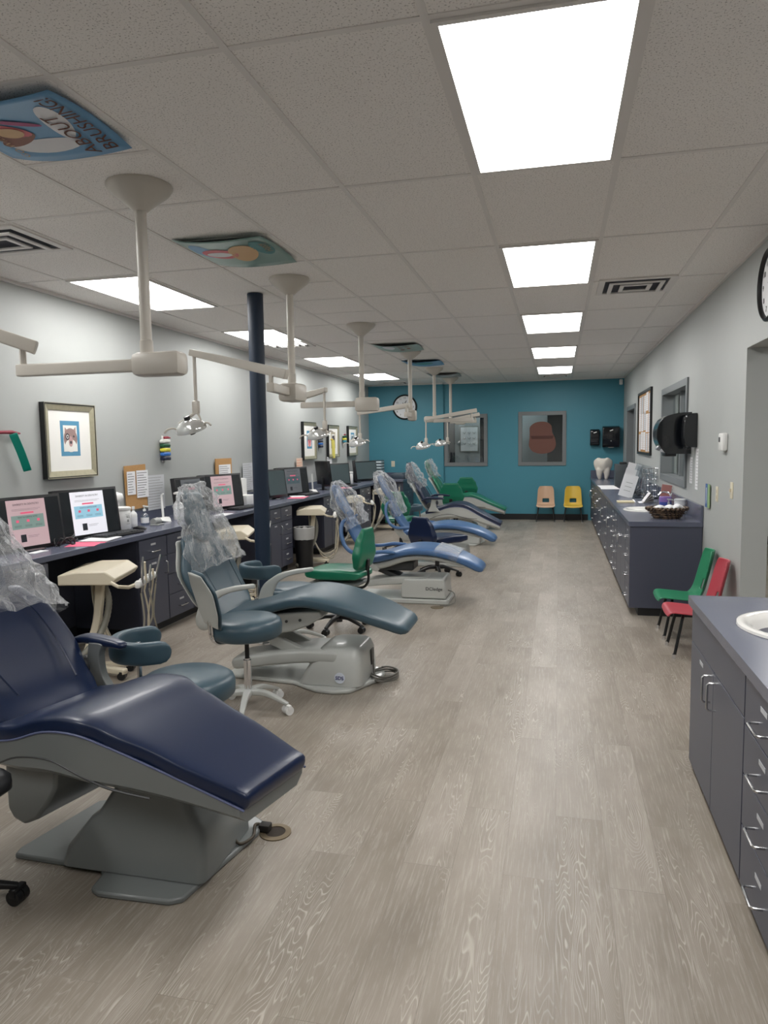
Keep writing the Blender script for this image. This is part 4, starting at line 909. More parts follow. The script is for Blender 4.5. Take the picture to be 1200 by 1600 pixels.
def tub(label, x, y, r, h, z=DZ, m=WHITEPL, name='wipes_tub', mark=True):
    t = thing(name, label, 'container', (x, y, z))
    ob('body', MB().lathe([(0, 0), (r-.004, 0), (r, .006), (r, h-.02), (r-.004, h-.015), (0, h-.015)], n=32), m, t, smooth=50)
    ob('lid', MB().lathe([(0, h-.016), (r+.003, h-.016), (r+.003, h), (r-.01, h+.006), (0, h+.007)], n=32), m, t, smooth=50)
    if mark:
        mb = MB()
        for (a0, z0, w_, hh) in ((-.5, .62, .5, .02), (-.45, .54, .16, .05), (-.2, .54, .16, .05), (-.4, .34, .25, .12), (-.5, .24, .5, .02), (-.6, .7, .7, .012)):
            for q in range(6):
                A, B = a0+w_*q/6, a0+w_*(q+1)/6; mb.poly([((r+.0008)*math.cos(A), (r+.0008)*math.sin(A), z0*h), ((r+.0008)*math.cos(B), (r+.0008)*math.sin(B), z0*h), ((r+.0008)*math.cos(B), (r+.0008)*math.sin(B), (z0+hh)*h), ((r+.0008)*math.cos(A), (r+.0008)*math.sin(A), (z0+hh)*h)])
        ob('printing', mb, GREYPL, t)
    return t
tub('white wipes tub with small print right of the nearest monitors', -3.56, 5.33, .072, .18)
tub('second white tub behind, right of navy column, among far monitors', -3.56, 12.05, .085, .2, mark=False)
tag(ob('round_white_device', MB().lathe([(0, 0), (.02, 0), (.02, .1), (.045, .11), (.055, .14), (.045, .17), (.0, .185)], n=24), WHITEPL, smooth=60, loc=(-3.66, 5.42, DZ+.12)), 'white round topped dispenser behind the wipes tub', 'dispenser')
def bottle(label, x, y, r, h, m, cap=WHITEPL, kind='pump', z=DZ, name='bottle'):
    t = thing(name, label, 'bottle', (x, y, z))
    ob('body', MB().lathe([(0, 0), (r-.003, 0), (r, .005), (r, h*.70), (r*.8, h*.80), (r*.34, h*.88), (r*.34, h), (0, h)], n=24), m, t, smooth=50)
    ob('label', MB().lathe([(r+.0006, h*.15), (r+.0008, h*.151), (r+.0008, h*.55), (r+.0006, h*.551)], n=24), PAPER, t)
    if kind == 'pump':
        ob('pump', MB().lathe([(0, h), (r*.4, h), (r*.4, h+.018), (.005, h+.02), (.005, h+.04), (0, h+.04)], n=16).slab([(-.008, 0, h+.052), (.035, 0, h+.046)], .014, .012, endr=.6), cap, t)
    elif kind == 'cap': ob('cap', MB().lathe([(0, h), (r*.42, h), (r*.42, h+.025), (0, h+.025)], n=16), cap, t)
    elif kind == 'spray':
        ob('trigger_head', MB().lathe([(0, h-.005), (r*.42, h-.005), (r*.40, h+.025), (r*.3, h+.04), (0, h+.04)], n=16).slab([(-.035, 0, h+.065), (0, 0, h+.072), (.05, 0, h+.062)], [.02, .026, .016], [.02, .03, .018], endr=.7).tube([(.03, 0, h+.045), (.045, 0, h+.02), (.04, 0, h+.0)], .005), cap, t)
    return t
CLEARB = glass_mat('clear_blue_bottle', (.72, .80, .88, 1), .2, .06)
bottle('white capped bottle beside the wipes tub on the desk', -3.56, 5.50, .03, .15, WHITEPL, kind='cap')
bottle('small clear blue hand sanitizer pump bottle on the desk', -3.54, 5.64, .034, .12, CLEARB)
bottle('white trigger spray bottle standing at the desk before the dim monitor', -3.47, 6.10, .046, .19, WHITEPL, kind='spray')
bottle('clear bottle right of the navy column on the desk', -3.3, 7.75, .025, .12, CLEARB, kind='cap')
bottle('white pump bottle beside the far tub on the desk', -3.62, 11.9, .04, .2, WHITEPL)
tag(ob('camera_holder', MB().slab([(-.04, 0, .02), (0, 0, .04), (.05, -.03, .02)], [.1, .16, .12], .02, endr=.8).tube([(0, .01, .03), (-.005, .01, .16), (-.01, .015, .24), (.012, .01, .255)], [.011, .012, .010, .006], 12), WHITEPL, smooth=60, loc=(-3.52, 5.90, DZ)), 'upright white intraoral wand in its curved holder beside the spray bottle', 'dental tool')
tag(ob('camera_holder', MB().slab([(-.04, 0, .02), (0, 0, .04), (.05, -.03, .02)], [.1, .16, .12], .02, endr=.8).tube([(0, .01, .03), (-.005, .01, .16), (-.01, .015, .27)], [.011, .012, .010], 12), WHITEPL, smooth=60, loc=(-3.45, 9.85, DZ)), 'upright white wand in holder left of the first blue chair cover', 'dental tool')
tag(ob('tape_dispenser', MB().lathe([(0, -.045), (.03, -.045), (.032, -.03), (.032, .045), (0, .045)], (0, 0, .032), 20, 'y').box((-.03, -.05, 0), (.05, .06, .012), bev=.004), GREYPL, loc=(-3.42, 5.62, DZ)), 'grey cylinder on a white pad before the sanitizer bottle', 'desk tool')
tag(ob('tissue_box', MB().box((-.07, -.13, 0), (.07, .13, .11), bev=.004), WHITEPL, loc=(-3.55, 7.78, DZ)), 'white cardboard glove box right of the pink and blue monitor', 'box')
tag(ob('stacked_box', MB().box((-.07, -.06, 0), (.07, .06, .30), bev=.003), WHITEPL, loc=(-3.66, 7.85, DZ+.0)), 'tall white box standing behind the glove box', 'box')
tag(ob('red_bag', MB().slab([(0, 0, .20), (.01, 0, .1), (0, 0, .01)], [.12, .17, .15], .05, endr=.8, top=False), mat('red_film', (190, 50, 80), .35), loc=(-3.62, 9.0, DZ)), 'small red bag between the two monitors right of the column', 'bag')
tag(ob('tissue_box', MB().box((-.08, -.12, 0), (.08, .12, .10), bev=.01), WHITEPL, loc=(-3.3, 13.2, DZ)), 'white boxy item on the desk near the teal corner', 'box')
# cables on the desk
for L, pts in (('tangled black cable coiled beside the left nearest monitor', [(-3.38+.05*math.cos(a)*(1+.1*math.sin(3*a)), 4.36+.09*math.sin(a)*(1+.2*math.cos(2*a)), DZ+.03+.03*math.sin(2.3*a)) for a in [k*.35 for k in range(40)]]),
               ('black headphone cord between the two nearest monitors', [(-3.50+.06*math.cos(a), 4.50+.10*math.sin(a*1.1), DZ+.03+.022*math.sin(1.7*a)) for a in [k*.4 for k in range(26)]])):
    tag(ob('cable', MB().tube(pts, .0045, 6), BLACKPL, smooth=60), L, 'cable')
# drawer tower at the far corner
t = thing('drawer_tower', 'tall stack of pale plastic trays at the far left corner of the desk', 'drawer tower', (-3.52, 13.95, DZ))
for k in range(6):
    o = ob('tray', MB().box((-.12, -.14, .02+.058*k), (.12, .14, .052+.058*k), bev=.006), mat('pale_tray', (196, 208, 212), .3), t)
ob('frame', MB().box((-.11, -.13, 0), (.11, .15, .36)), mat('tray_frame', (70, 84, 92), .4), t)
t = thing('printer', 'dark low printer on the corner of the desk by the teal wall', 'printer', (-3.05, 13.9, DZ))
ob('body', MB().box((-.14, -.2, 0), (.14, .2, .09), bev=.015), mat('printer_dark', (60, 72, 84), .4), t); ob('tray', MB().box((-.1, -.18, .09), (.1, .12, .105), bev=.004), mat('printer_tray', (96, 108, 116), .4), t)
ob('antenna', MB().tube([(.12, .15, .09), (.12, .16, .32)], .006), BLACKPL, t)
# notices pinned behind the desk
def lines(mb, x, y0, y1, z0, z1, n, d=1):
    for k in range(n):
        z = z1-(z1-z0)*(k+.5)/n; y2 = y1-(y1-y0)*random.uniform(.02, .4); mb.box((x, y0, z-.0022), (x+.0006*d, y2, z+.0022))
def notice(label, x, y, z, w, h, d=1, rows=9, tilt=0, col=PAPER, dark=INK):
    t = thing('notice', label, 'notice', (x, y, z)); X = Matrix.Rotation(tilt, 4, 'X')
    ob('sheet', MB(X).box((0, -w/2, -h/2), (.001*d, w/2, h/2)), col, t)
    m = MB(X); lines(m, .001*d, -w/2+.012, w/2-.012, -h/2+.012, h/2-.012, rows, d); ob('writing', m, dark, t); return t
t = thing('cork_board', 'small cork board leaning behind the desk right of nearest monitors', 'board', (XL+.02, 5.86, DZ+.10)); ob('cork', MB().box((.0, -.165, .02), (.012, .165, .42), Matrix.Rotation(.03, 4, 'X')), mat('cork', (196, 150, 96), .8, vary=.3, vscale=120), t)
notice('narrow white notice pinned left on the small cork board', XL+.036, 5.775, DZ+.36, .13, .21, rows=8)
notice('wide white printed notice overlapping the right edge of the cork board', XL+.038, 5.95, DZ+.345, .19, .25, rows=10)
notice('grey printed calendar sheet on the wall right of the cork board', XL+.024, 6.20, DZ+.25, .30, .33, rows=12, col=mat('notice_grey', (206, 208, 212), .7), dark=GREYPL)
t = thing('cork_board', 'cork board top showing over the pink and blue monitor', 'board', (XL+.02, 7.65, DZ+.10)); ob('cork', MB().box((.0, -.2, .02), (.012, .2, .44)), MATS['cork'], t)
notice('white sheets pinned under the cork board top above the pink and blue monitor', XL+.036, 7.66, DZ+.40, .3, .14, rows=5)
notice('grey printed sheet on the wall just left of the navy column', XL+.024, 8.32, DZ+.30, .30, .34, rows=12, col=MATS['notice_grey'], dark=GREYPL)
notice('small orange and white sign above the monitor right of the column', XL+.03, 10.15, DZ+.42, .26, .14, rows=3, col=mat('notice_orange', (226, 196, 176), .7), dark=mat('orange_ink', (214, 110, 60), .7))
notice('white sheet on the wall above the edge-on far monitor', XL+.03, 11.6, DZ+.4, .26, .16, rows=3)
# ================================================================ WALL ART AND HOOKS (left wall)
FRM = mat('champagne_frame', (190, 184, 158), .32, .35, vary=.25, vscale=30); MATB = mat('white_mat_board', (240, 239, 234), .7); ARTB = mat('art_blue', (88, 150, 184), .6)
def picture(label, yc, zc, w, h, kind):
    t = thing('framed_picture', label, 'picture', (XL, yc, zc), 0, 'framed animal pictures on the left wall')
    fw = .055; out = MB()
    P = [(-w/2, -h/2), (w/2, -h/2), (w/2, h/2), (-w/2, h/2)]; I = [(-w/2+fw, -h/2+fw), (w/2-fw, -h/2+fw), (w/2-fw, h/2-fw), (-w/2+fw, h/2-fw)]
    for k in range(4):
        j = (k+1) % 4; out.poly([(.048, *P[k]), (.048, *P[j]), (.034, *I[j]), (.034, *I[k])])
        out.poly([(.034, *I[k]), (.034, *I[j]), (.026, *I[j]), (.026, *I[k])])
    ob('frame', out, FRM, t, smooth=0); ob('frame_side', ringx(w/2, h/2, .012, .003, .047), BLACKPL, t)
    ob('mat_board', Bx((.003, -w/2+.02, -h/2+.02), (.028, w/2-.02, h/2-.02)), MATB, t)
    ob('backing_sheet', Bx((.028, -.115, -.12), (.0285, .115, .155)), ARTB if kind != 2 else mat('art_tan', (180, 168, 140), .6), t)
    ob('art_sheet', Bx((.0285, -.082, -.085), (.029, .082, .12)), MATB, t)
    def el(cy, cz, ry, rz, m, k, name='drawn_shape'):
        cy, cz, ry, rz = cy*1.12, cz*1.12, ry*1.12, rz*1.2; ob(name, MB().poly2([(.029+.0005*k, cy+ry*math.cos(a), cz+rz*math.sin(a)) for a in [2*PI*q/28 for q in range(28)]]), m, t, smooth=0)
    def tri(pts, m, k): ob('drawn_shape', MB().poly2([(.029+.0005*k, y, z) for y, z in pts]), m, t, smooth=0)
    A = {0: (mat('cat_brown', (160, 134, 130), .7), mat('cat_pink', (196, 160, 158), .7), MATB, mat('cat_dark', (70, 66, 72), .7)), 1: (mat('pig_pink', (206, 112, 120), .7),)*2+(mat('pig_light', (228, 150, 150), .7), mat('cat_dark', (70, 66, 72), .7)),
         2: (mat('cat_dark', (70, 66, 72), .7),)*2+(MATB, mat('cat_brown', (160, 134, 130), .7)), 3: (mat('art_grey', (110, 130, 140), .7),)*2+(MATB, mat('cat_dark', (70, 66, 72), .7))}[kind]
    tri([(-.068, .04), (-.062, .105), (-.02, .07)], A[0], 1); tri([(.068, .04), (.066, .11), (.02, .07)], A[0], 1)
    tri([(-.058, .055), (-.055, .092), (-.03, .07)], A[1], 2); tri([(.06, .055), (.058, .095), (.03, .07)], A[1], 2)
    el(0, .015, .072, .068, A[0], 3); el(0, -.035, .06, .042, A[2], 4); el(0, -.005, .022, .035, A[1], 5)
    el(-.034, .028, .022, .022, A[3], 6); el(-.034, .028, .013, .013, MATB, 7); el(-.034, .028, .008, .008, A[3], 8); el(.034, .03, .009, .007, A[3], 6); el(0, -.012, .012, .010, A[3], 7)
    return t
def poly2(s, pts): s.poly(pts); return s
MB.poly2 = poly2
def ringx(a, b, w, x0, x1):
    mb = MB(); mb.box((x0, -a, -b), (x1, a, -b+w)).box((x0, -a, b-w), (x1, a, b)).box((x0, -a, -b+w), (x1, -a+w, b-w)).box((x0, a-w, -b+w), (x1, a, b-w)); return mb
picture('nearest framed picture, cat face on blue, above the left monitors', 4.98, 1.585, .61, .58, 0)
picture('framed pink animal picture just right of the navy column', 10.62, 1.59, .59, .58, 1)
picture('framed dark cat picture behind the second lamp head', 11.84, 1.585, .60, .55, 2)
picture('framed blue picture nearest to the teal wall', 13.03, 1.59, .59, .55, 3)
def bands(label, y, z, cols, peg=True):
    t = thing('band_dispenser', label, 'elastic band holder', (XL, y, z), 0, 'coloured elastic holders on the left wall')
    ob('strip', MB().box((.001, -.012, -.14), (.014, .012, .12), bev=.004), WHITEPL, t)
    for k, c in enumerate(cols): ob('band', MB().slab([(.035, -.055, .065-.042*k), (.04, .0, .068-.042*k), (.035, .055, .066-.042*k)], .05, .036, lat=(1, 0, 0), e=4, endr=.4, top=False, n=16), mat('band_%d_%d_%d' % c, c, .4), t)
    if peg: ob('peg', MB().tube([(.02, .01, .10), (.03, .06, .104), (.03, .11, .10)], [.011, .013, .006]), mat('maroon_plastic', (140, 28, 50), .4), t)
    return t
std = [(226, 226, 220), (24, 80, 50), (222, 214, 70), (50, 110, 190), (24, 32, 60)]
bands('coloured band stack with red peg on wall right of the cat picture', 6.38, 1.515, std)
bands('coloured band stack half hidden by the navy column', 8.62, 1.52, std[:1]+std[1:4]+[(24, 80, 50)], False)
bands('dark band stack with yellow peg behind the second lamp head', 11.15, 1.56, [(24, 32, 60), (60, 60, 70), (50, 110, 190), (24, 32, 60)], False)
bands('green and blue band stack beyond the framed dark cat picture', 12.5, 1.6, [(24, 80, 50), (222, 214, 70), (50, 130, 150)])
def strap(label, y, z, col, peg, lean=.12, L=.26):
    t = thing('hanging_strap', label, 'strap', (XL, y, z))
    ob('strap', MB().slab([(.05, 0, 0), (.055, lean*.5, -L*.5), (.05, lean, -L)], [.055]*3, .012, lat=(.8, .6, 0), e=6, endr=.3, top=False), mat('strap_%d' % col[0], col, .35), t)
    ob('peg', MB().tube([(.01, -.09, .012), (.04, .0, .014), (.03, .09, .006)], [.012, .013, .006]), mat('peg_%d' % peg[0], peg, .4), t)
    return t
strap('teal green strap on a red peg at the far left edge', 4.34, 1.63, (10, 130, 112), (140, 30, 54))
strap('yellow strap on a yellow peg before the framed dark cat picture', 11.75, 1.60, (236, 226, 120), (222, 190, 50), .02, .3)
# ================================================================ FAR WALL AND RIGHT WALL ITEMS
t = thing('wall_clock', 'round black-rimmed clock on the teal wall behind the lamp poles', 'clock', (-3.02, YF-.05, 2.26))
ob('rim', MB().lathe([(.24, 0), (.25, -.005), (.25, -.035), (.235, -.045), (.222, -.035), (.222, -.02)], n=48, ax='y'), BLACKPL, t, smooth=50)
ob('dial', MB().lathe([(0, -.02), (.225, -.02), (.225, -.01), (0, -.01)], n=48, ax='y'), PAPER, t)
ob('hands', MB().box((-.006, -.026, 0), (.006, -.022, .14), Matrix.Rotation(.6, 4, 'Y')).box((-.006, -.026, 0), (.006, -.022, .11), Matrix.Rotation(-1.0, 4, 'Y')), INK, t)
for k in range(12): a = k*PI/6; text(str(k or 12), .05, INK, t, (.18*math.sin(a), -.0215, .18*math.cos(a)), (PI/2, 0, 0), 'numeral')
t = thing('wall_clock', 'large dark-rimmed clock high on the right wall, cut by the frame edge', 'clock', (XR, 4.62, 2.40))
ob('rim', MB().lathe([(.20, 0), (.21, -.005), (.21, -.035), (.195, -.045), (.185, -.035), (.185, -.02)], n=48, ax='x'), BLACKPL, t, smooth=50)
ob('dial', MB().lathe([(0, -.02), (.187, -.02), (.187, -.01), (0, -.01)], n=48, ax='x'), PAPER, t)
ob('hands', MB().box((-.026, -.005, 0), (-.022, .005, .12), Matrix.Rotation(.6, 4, 'X')), INK, t)
for k in range(12): a = k*PI/6; text(str(k or 12), .045, INK, t, (-.0215, -.15*math.sin(a), .15*math.cos(a)), (PI/2, 0, -PI/2), 'numeral')
def towel_box(label, x, y, z, rot, w, h, d, style):
    t = thing('towel_dispenser', label, 'dispenser', (x, y, z), rot)     # back at local y=0, front toward -y
    if style == 'bulge':
        pr = smooth2d([(0, h/2), (-d*.45, h/2-.01), (-d*.82, h/2-.05), (-d*1.0, h*.12), (-d*.98, -h*.18), (-d*.80, -h*.42), (-d*.70, -h/2+.005)], 5)+[(-.0, -h/2+.005)]
        ob('cover', MB().prism([(-w/2, y_, z_) for y_, z_ in pr], (w, 0, 0)), BLACKGL, t, smooth=40, bevel=.012)
        ob('chute', MB().box((-w*.34, -d*.74, -h/2-.018), (w*.34, -d*.4, -h/2+.02), bev=.006), BLACKPL, t)
        ob('window', MB().box((-w*.2, -d*.955, -h*.40), (w*.2, -d*.84, -h*.30), Matrix.Rotation(-.6, 4, 'X'), .004), mat('grey_trim', (120, 124, 128), .3), t)
        ob('back_plate', MB().box((-w/2-.01, -.04, -h/2+.06), (w/2+.01, -.0, h/2-.03), bev=.01), BLACKPL, t)
    else:
        pr = [(0, h/2), (-d*.6, h/2), (-d*.9, h/2-.03), (-d, h*.1), (-d, -h*.36), (-d*.85, -h/2), (0, -h/2)]
        ob('cover', MB().prism([(-w/2, y_, z_) for y_, z_ in pr], (w, 0, 0)), BLACKGL, t, smooth=30, bevel=.014)
        ob('emblem', MB().box((-.025, -d-.004, h*.27), (.035, -d*.9, h*.27+.018), Matrix.Rotation(-.35, 4, 'Y')), WHITEPL, t)
        if w > .2: ob('latch', MB().lathe([(0, -.004), (.012, -.004), (.012, 0), (0, 0)], (0, -d, -h*.2), 12, 'y'), GREYPL, t); ob('slot', MB().box((-.05, -d*.86, -h/2-.006), (.05, -d*.6, -h/2+.004)), GREYPL, t)
    return t
towel_box('large glossy black paper towel dispenser bulging from the right wall', XR, 7.30, 1.58, -PI/2, .30, .39, .30, 'bulge')
t = thing('soap_dispenser', 'flat black soap dispenser on right wall in front of the towel dispenser', 'dispenser', (XR, 6.93, 1.60), -PI/2)
ob('cover', MB().prism([(-.07, y_, z_) for y_, z_ in smooth2d([(0, .155), (-.06, .15), (-.10, .12), (-.115, .02), (-.11, -.10), (-.085, -.145)], 4)+[(0, -.15)]], (.14, 0, 0)), BLACKGL, t, smooth=40, bevel=.01); ob('nozzle', MB().box((-.02, -.08, -.165), (.02, -.04, -.14), bev=.004), BLACKPL, t)
towel_box('square black paper towel dispenser on the teal wall at the corner', .955, YF, 1.60, 0, .31, .40, .2, 'flat')
towel_box('small black soap box on the teal wall left of towel dispenser', .665, YF, 1.59, 0, .17, .31, .11, 'flat')
t = thing('notice_board', 'framed bulletin board full of white sheets on the right wall', 'board', (XR, 10.85, 1.77))
ob('frame', MB().box((-.03, -.78, .415), (0, .78, .45)).box((-.03, -.78, -.45), (0, .78, -.415)).box((-.03, -.78, -.415), (0, -.745, .415)).box((-.03, .745, -.415), (0, .78, .415)), BLACKPL, t); ob('cork', Bx((-.012, -.75, -.42), (-.004, .75, .42)), MATS['cork'], t)
rr = random.Random(4); k = 0
for i in range(5):
    for j in range(3):
        y, z = -.6+.29*i+rr.uniform(-.02, .02), .27-.27*j+rr.uniform(-.02, .02)
        n_ = thing('notice', 'white sheet pinned on the bulletin board, %s of %s column' % (('top', 'middle', 'bottom')[j], ('nearest', 'second', 'third', 'fourth', 'farthest')[i]), 'notice', (XR-.0125, 10.85+y, 1.77+z), 0, 'sheets on the bulletin board')
        ob('sheet', Bx((-.001, -.12, -.125), (0, .12, .125)), PAPER if (i+j) % 3 else MATS['notice_grey'], n_); m = MB(); lines(m, -.001, -.1, .1, -.11, .11, 8, -1); ob('writing', m, GREYPL, n_)
notice('narrow printed sheet taped under the towel dispenser beside the window', XR-.002, 7.12, 1.24, .14, .24, -1, 9, dark=GREYPL)
notice('tall printed sheet taped below the soap dispenser', XR-.002, 6.84, 1.26, .13, .36, -1, 12, dark=GREYPL)
def plate(label, x, y, z, axis, cat='switch', name='light_switch', outlet=False):
    t = thing(name, label, cat, (x, y, z)); q = (lambda a, b, c: (-c, a, b)) if axis == 'x' else (lambda a, b, c: (a, -c, b))
    bb = lambda a0, b0, c0, a1, b1, c1, m, n, p: ob(n, MB().box(tuple(min(u, v) for u, v in zip(q(a0, b0, c0), q(a1, b1, c1))), tuple(max(u, v) for u, v in zip(q(a0, b0, c0), q(a1, b1, c1))), bev=.0015), m, p)
    f = bb(-.036, -.058, 0, .036, .058, .006, mat('ivory_plate', (222, 214, 190), .4), 'cover_plate', t)
    if outlet:
        for z_ in (-.022, .022): bb(-.016, z_-.014, .006, .016, z_+.014, .009, CREAM, 'socket', t)
    else: bb(-.005, -.012, .006, .005, .012, .018, CREAM, 'toggle', t)
    return t
plate('ivory wall outlet on the right wall left of the light switch', XR, 5.98, 1.10, 'x', 'outlet', 'wall_outlet', True)
plate('ivory light switch on the right wall beside the opening', XR, 5.50, 1.16, 'x')
plate('ivory outlet on the teal wall above the corner desk', -3.28, YF-.05, 1.12, 'y', 'outlet', 'wall_outlet', True)
t = thing('thermostat', 'small white thermostat on the right wall', 'thermostat', (XR, 5.74, 1.50)); ob('body', MB().box((-.04, -.07, -.065), (0, .07, .065), bev=.012), WHITEPL, t); ob('display', MB().box((-.043, .0, .0), (-.039, .04, .035)), DARKM, t)
t = thing('pamphlet', 'narrow blue leaflet standing on the backsplash end', 'leaflet', (XR-.012, 6.27, RZ2+.145)); ob('cover', MB().box((-.004, .01, 0), (.002, .09, .19)), mat('leaflet_blue', (50, 96, 160), .5), t); ob('lettering', MB().box((-.0046, .04, .03), (-.004, .055, .16)), PAPER, t)
tag(ob('pamphlet', MB().box((-.004, -.065, 0), (.002, .005, .19)), mat('leaflet_green', (150, 180, 130), .5), loc=(XR-.012, 6.27, RZ2+.145)), 'narrow pale green leaflet right of the blue one', 'leaflet')
tag(ob('security_sensor', MB().box((-.03, -.05, -.05), (.03, 0, .05), bev=.012), WHITEPL, loc=(1.13, YF, 2.62)), 'small white motion sensor in top corner of teal wall', 'sensor')
# plain brown paper cut-out in the right far window, and framed print in the room behind the left one
t = thing('paper_cutout', 'plain brown paper shape fixed inside the right window of the teal wall', 'artwork', (-.315, YF+.05, 1.60))
ob('sheet', MB().prism([(x, 0, z) for x, z in smooth2d([(-.24, .12), (-.23, .22), (-.12, .30), (.05, .31), (.17, .24), (.19, .10), (.24, 0), (.26, -.16), (.18, -.27), (0, -.31), (-.17, -.27), (-.25, -.16), (-.24, 0), (-.24, .12)], 4)[:-1]], (0, -.003, 0)), mat('brown_paper', (112, 74, 64), .7), t, smooth=0)
ob('band', MB().prism([(-.20, -.004, -.02), (.20, -.004, -.02), (.22, -.004, .04), (-.22, -.004, .04)], (0, -.002, 0)), mat('dark_brown_paper', (84, 50, 44), .7), t, smooth=0)
t = thing('framed_picture', 'silver framed print of nine small drawings seen through the left far window', 'picture', (-1.80, 14.99, 1.60))
ob('frame', MB().box((-.20, -.025, -.27), (.20, 0, .27), bev=.004), mat('silver_frame', (150, 150, 145), .35, .4), t); ob('print', Bx((-.175, -.028, -.245), (.175, -.025, .245)), PAPER, t)
m = MB()
for i in range(3):
    for j in range(3): m.tube([(-.1+.1*i-.025, -.029, .12-.11*j+.02), (-.1+.1*i+.01, -.029, .12-.11*j-.01), (-.1+.1*i+.025, -.029, .12-.11*j+.025)], .008, 6)
ob('drawings', m, GREYPL, t)
# ---- items on the long right worktop
t = thing('tooth_model', 'oversized white molar model at the far end of the right worktop', 'model tooth', (.79, 13.75, RZ2)); mb = bmesh.new()
G = 28; NZ = 22
def tooth(mb):
    secs = []
    for i in range(NZ+1):
        f = i/NZ; z = .16+.22*f; r = .155*(.78+.24*math.sin(f*2.4)) if f < .92 else .155*(.78+.24*math.sin(f*2.4))*(1-(f-.92)*3)
        secs.append([(r*math.cos(a)*(1+.06*math.cos(4*a)), r*.85*math.sin(a)*(1+.06*math.cos(4*a)), z-(.02*math.cos(4*a) if f > .6 else 0)*f) for a in [2*PI*k/G for k in range(G)]])
    b = MB(); b.loft(secs)
    for a in (.7, 2.4, 3.9, 5.5):
        c, s = math.cos(a), math.sin(a); b.tube([(.06*c, .05*s, .25), (.085*c, .075*s, .16), (.09*c, .08*s, .08), (.075*c, .07*s, .0)], [.06, .062, .048, .026], 16)
    return b
o = ob('tooth_body', tooth(mb), mat('off_white_enamel', (224, 218, 208), .35, coat=.2), t, smooth=60); q = o.modifiers.new('r', 'REMESH'); q.mode = 'VOXEL'; q.voxel_size = .009; q.use_smooth_shade = True
q = o.modifiers.new('s', 'SMOOTH'); q.iterations = 8
sheets('white paper tray sheet lying before the tooth model', .73, 11.3, RZ2, .24, .9, PAPER, 0, 3)
t = thing('speaker_box', 'dark grey upright box behind the brochures on right worktop', 'box', (.93, 11.6, RZ2)); ob('body', MB().box((-.09, -.12, 0), (.10, .12, .34), bev=.004), mat('dark_grey_box', (66, 72, 76), .5), t); ob('top_item', MB().box((-.02, -.1, .341), (.08, .1, .37), bev=.008), BLACKPL, t)
for k, (x, y, h) in enumerate([(.79, 9.25, .29), (.84, 9.75, .34), (.90, 10.3, .40)]):
    t = thing('brochure', ('front', 'middle', 'back')[k]+' white brochure of the leaning row on the right worktop', 'brochure', (x, y, RZ2), 0, 'white brochures leaning in the clear rack')
    X = Matrix.Rotation(.28, 4, 'Y'); ob('cover', MB(X).box((-.085, -.004, .012), (.085, .004, h)), PAPER, t)
    m = MB(X)
    for j in range(3): m.box((-.04, -.0052, h*.3+j*.05), (.04, -.004, h*.3+j*.05+.005))
    ob('printing', m, GREYPL, t)
t = thing('brochure_rack', 'clear acrylic rack holding the white brochures', 'rack', (.99, 9.6, RZ2)); X = Matrix.Rotation(.28, 4, 'Y')
for k in range(4): ob('divider', MB(X).box((-.10, -.45+.28*k, .005), (.09, -.444+.28*k, .30+.03*k)), ACRYLIC, t)
ob('rack_base', Bx((-.12, -.48, 0), (.12, .5, .006)), ACRYLIC, t)
t = thing('wire_rack', 'round chrome wire rack beside the brochures at right wall', 'rack', (1.07, 9.15, RZ2))
for z in (.02, .09, .16, .23, .30, .36): ob('ring', MB().tube(arc((0, 0, z), .09, 0, 2*PI, 28), .003, 6), CHROME, t)
m = MB()
for k in range(10): a = k*PI/5; m.tube([(.09*math.cos(a), .09*math.sin(a), 0), (.09*math.cos(a), .09*math.sin(a), .36)], .0028, 6)
ob('uprights', m, CHROME, t); ob('rack_foot', MB().lathe([(0, 0), (.095, 0), (.095, .012), (0, .012)], n=28), BLACKPL, t)
t = thing('ring_binder', 'open spiral album lying with pages fanned on right worktop', 'album', (.86, 8.55, RZ2))
ob('cover', MB().box((-.21, -.10, .002), (-.03, .10, .014)), mat('album_cream', (216, 204, 170), .6), t)
for k in range(7):
    a = .12+k*.14; ob('page', MB().box((-.02+.0*k, -.1, .006+.004*k), (.18, .1, .0075+.004*k), Matrix.Rotation(-a, 4, 'Y')) , (mat('album_page', (110, 98, 92), .5) if k % 2 else PAPER), t)
ob('spiral', MB().tube([(-.03+.012*math.cos(a), -.1+.2*a/60, .014+.012*math.sin(a)) for a in [k*.5 for k in range(120)]], .0016, 5), CHROME, t)
t = thing('picture_book', 'pink and brown covered booklet standing against the right wall', 'book', (1.10, 8.2, RZ2)); ob('cover', MB(Matrix.Rotation(.15, 4, 'Y')).box((-.05, -.01, 0), (.05, .012, .22)), mat('book_pink_brown', (170, 116, 110), .5), t); ob('pages', MB(Matrix.Rotation(.15, 4, 'Y')).box((-.046, .013, .004), (.046, .024, .214)), PAPER, t)
t = thing('wipes_tub', 'round purple and blue labelled tub behind the wicker basket', 'container', (1.0, 7.35, RZ2))
ob('body', MB().lathe([(0, 0), (.052, 0), (.054, .005), (.054, .05), (0, .05)], n=28), mat('tub_maroon', (150, 50, 90), .4), t); ob('label', MB().lathe([(0, .05), (.0545, .05), (.0545, .105), (0, .105)], n=28), mat('tub_blue', (60, 80, 160), .4), t); ob('lid', MB().lathe([(0, .105), (.0555, .105), (.0555, .15), (.05, .155), (0, .155)], n=28), mat('tub_purple', (140, 110, 180), .4), t)
bottle('small clear pump bottle beside the purple tub', 1.0, 7.12, .028, .10, ACRYLIC, z=RZ2, cap=mat('pump_grey', (180, 184, 190), .3))
tub('clear and white canister by the wall behind the basket', 1.11, 7.2, .05, .14, RZ2, mat('canister_white', (214, 216, 220), .3), 'canister', False)
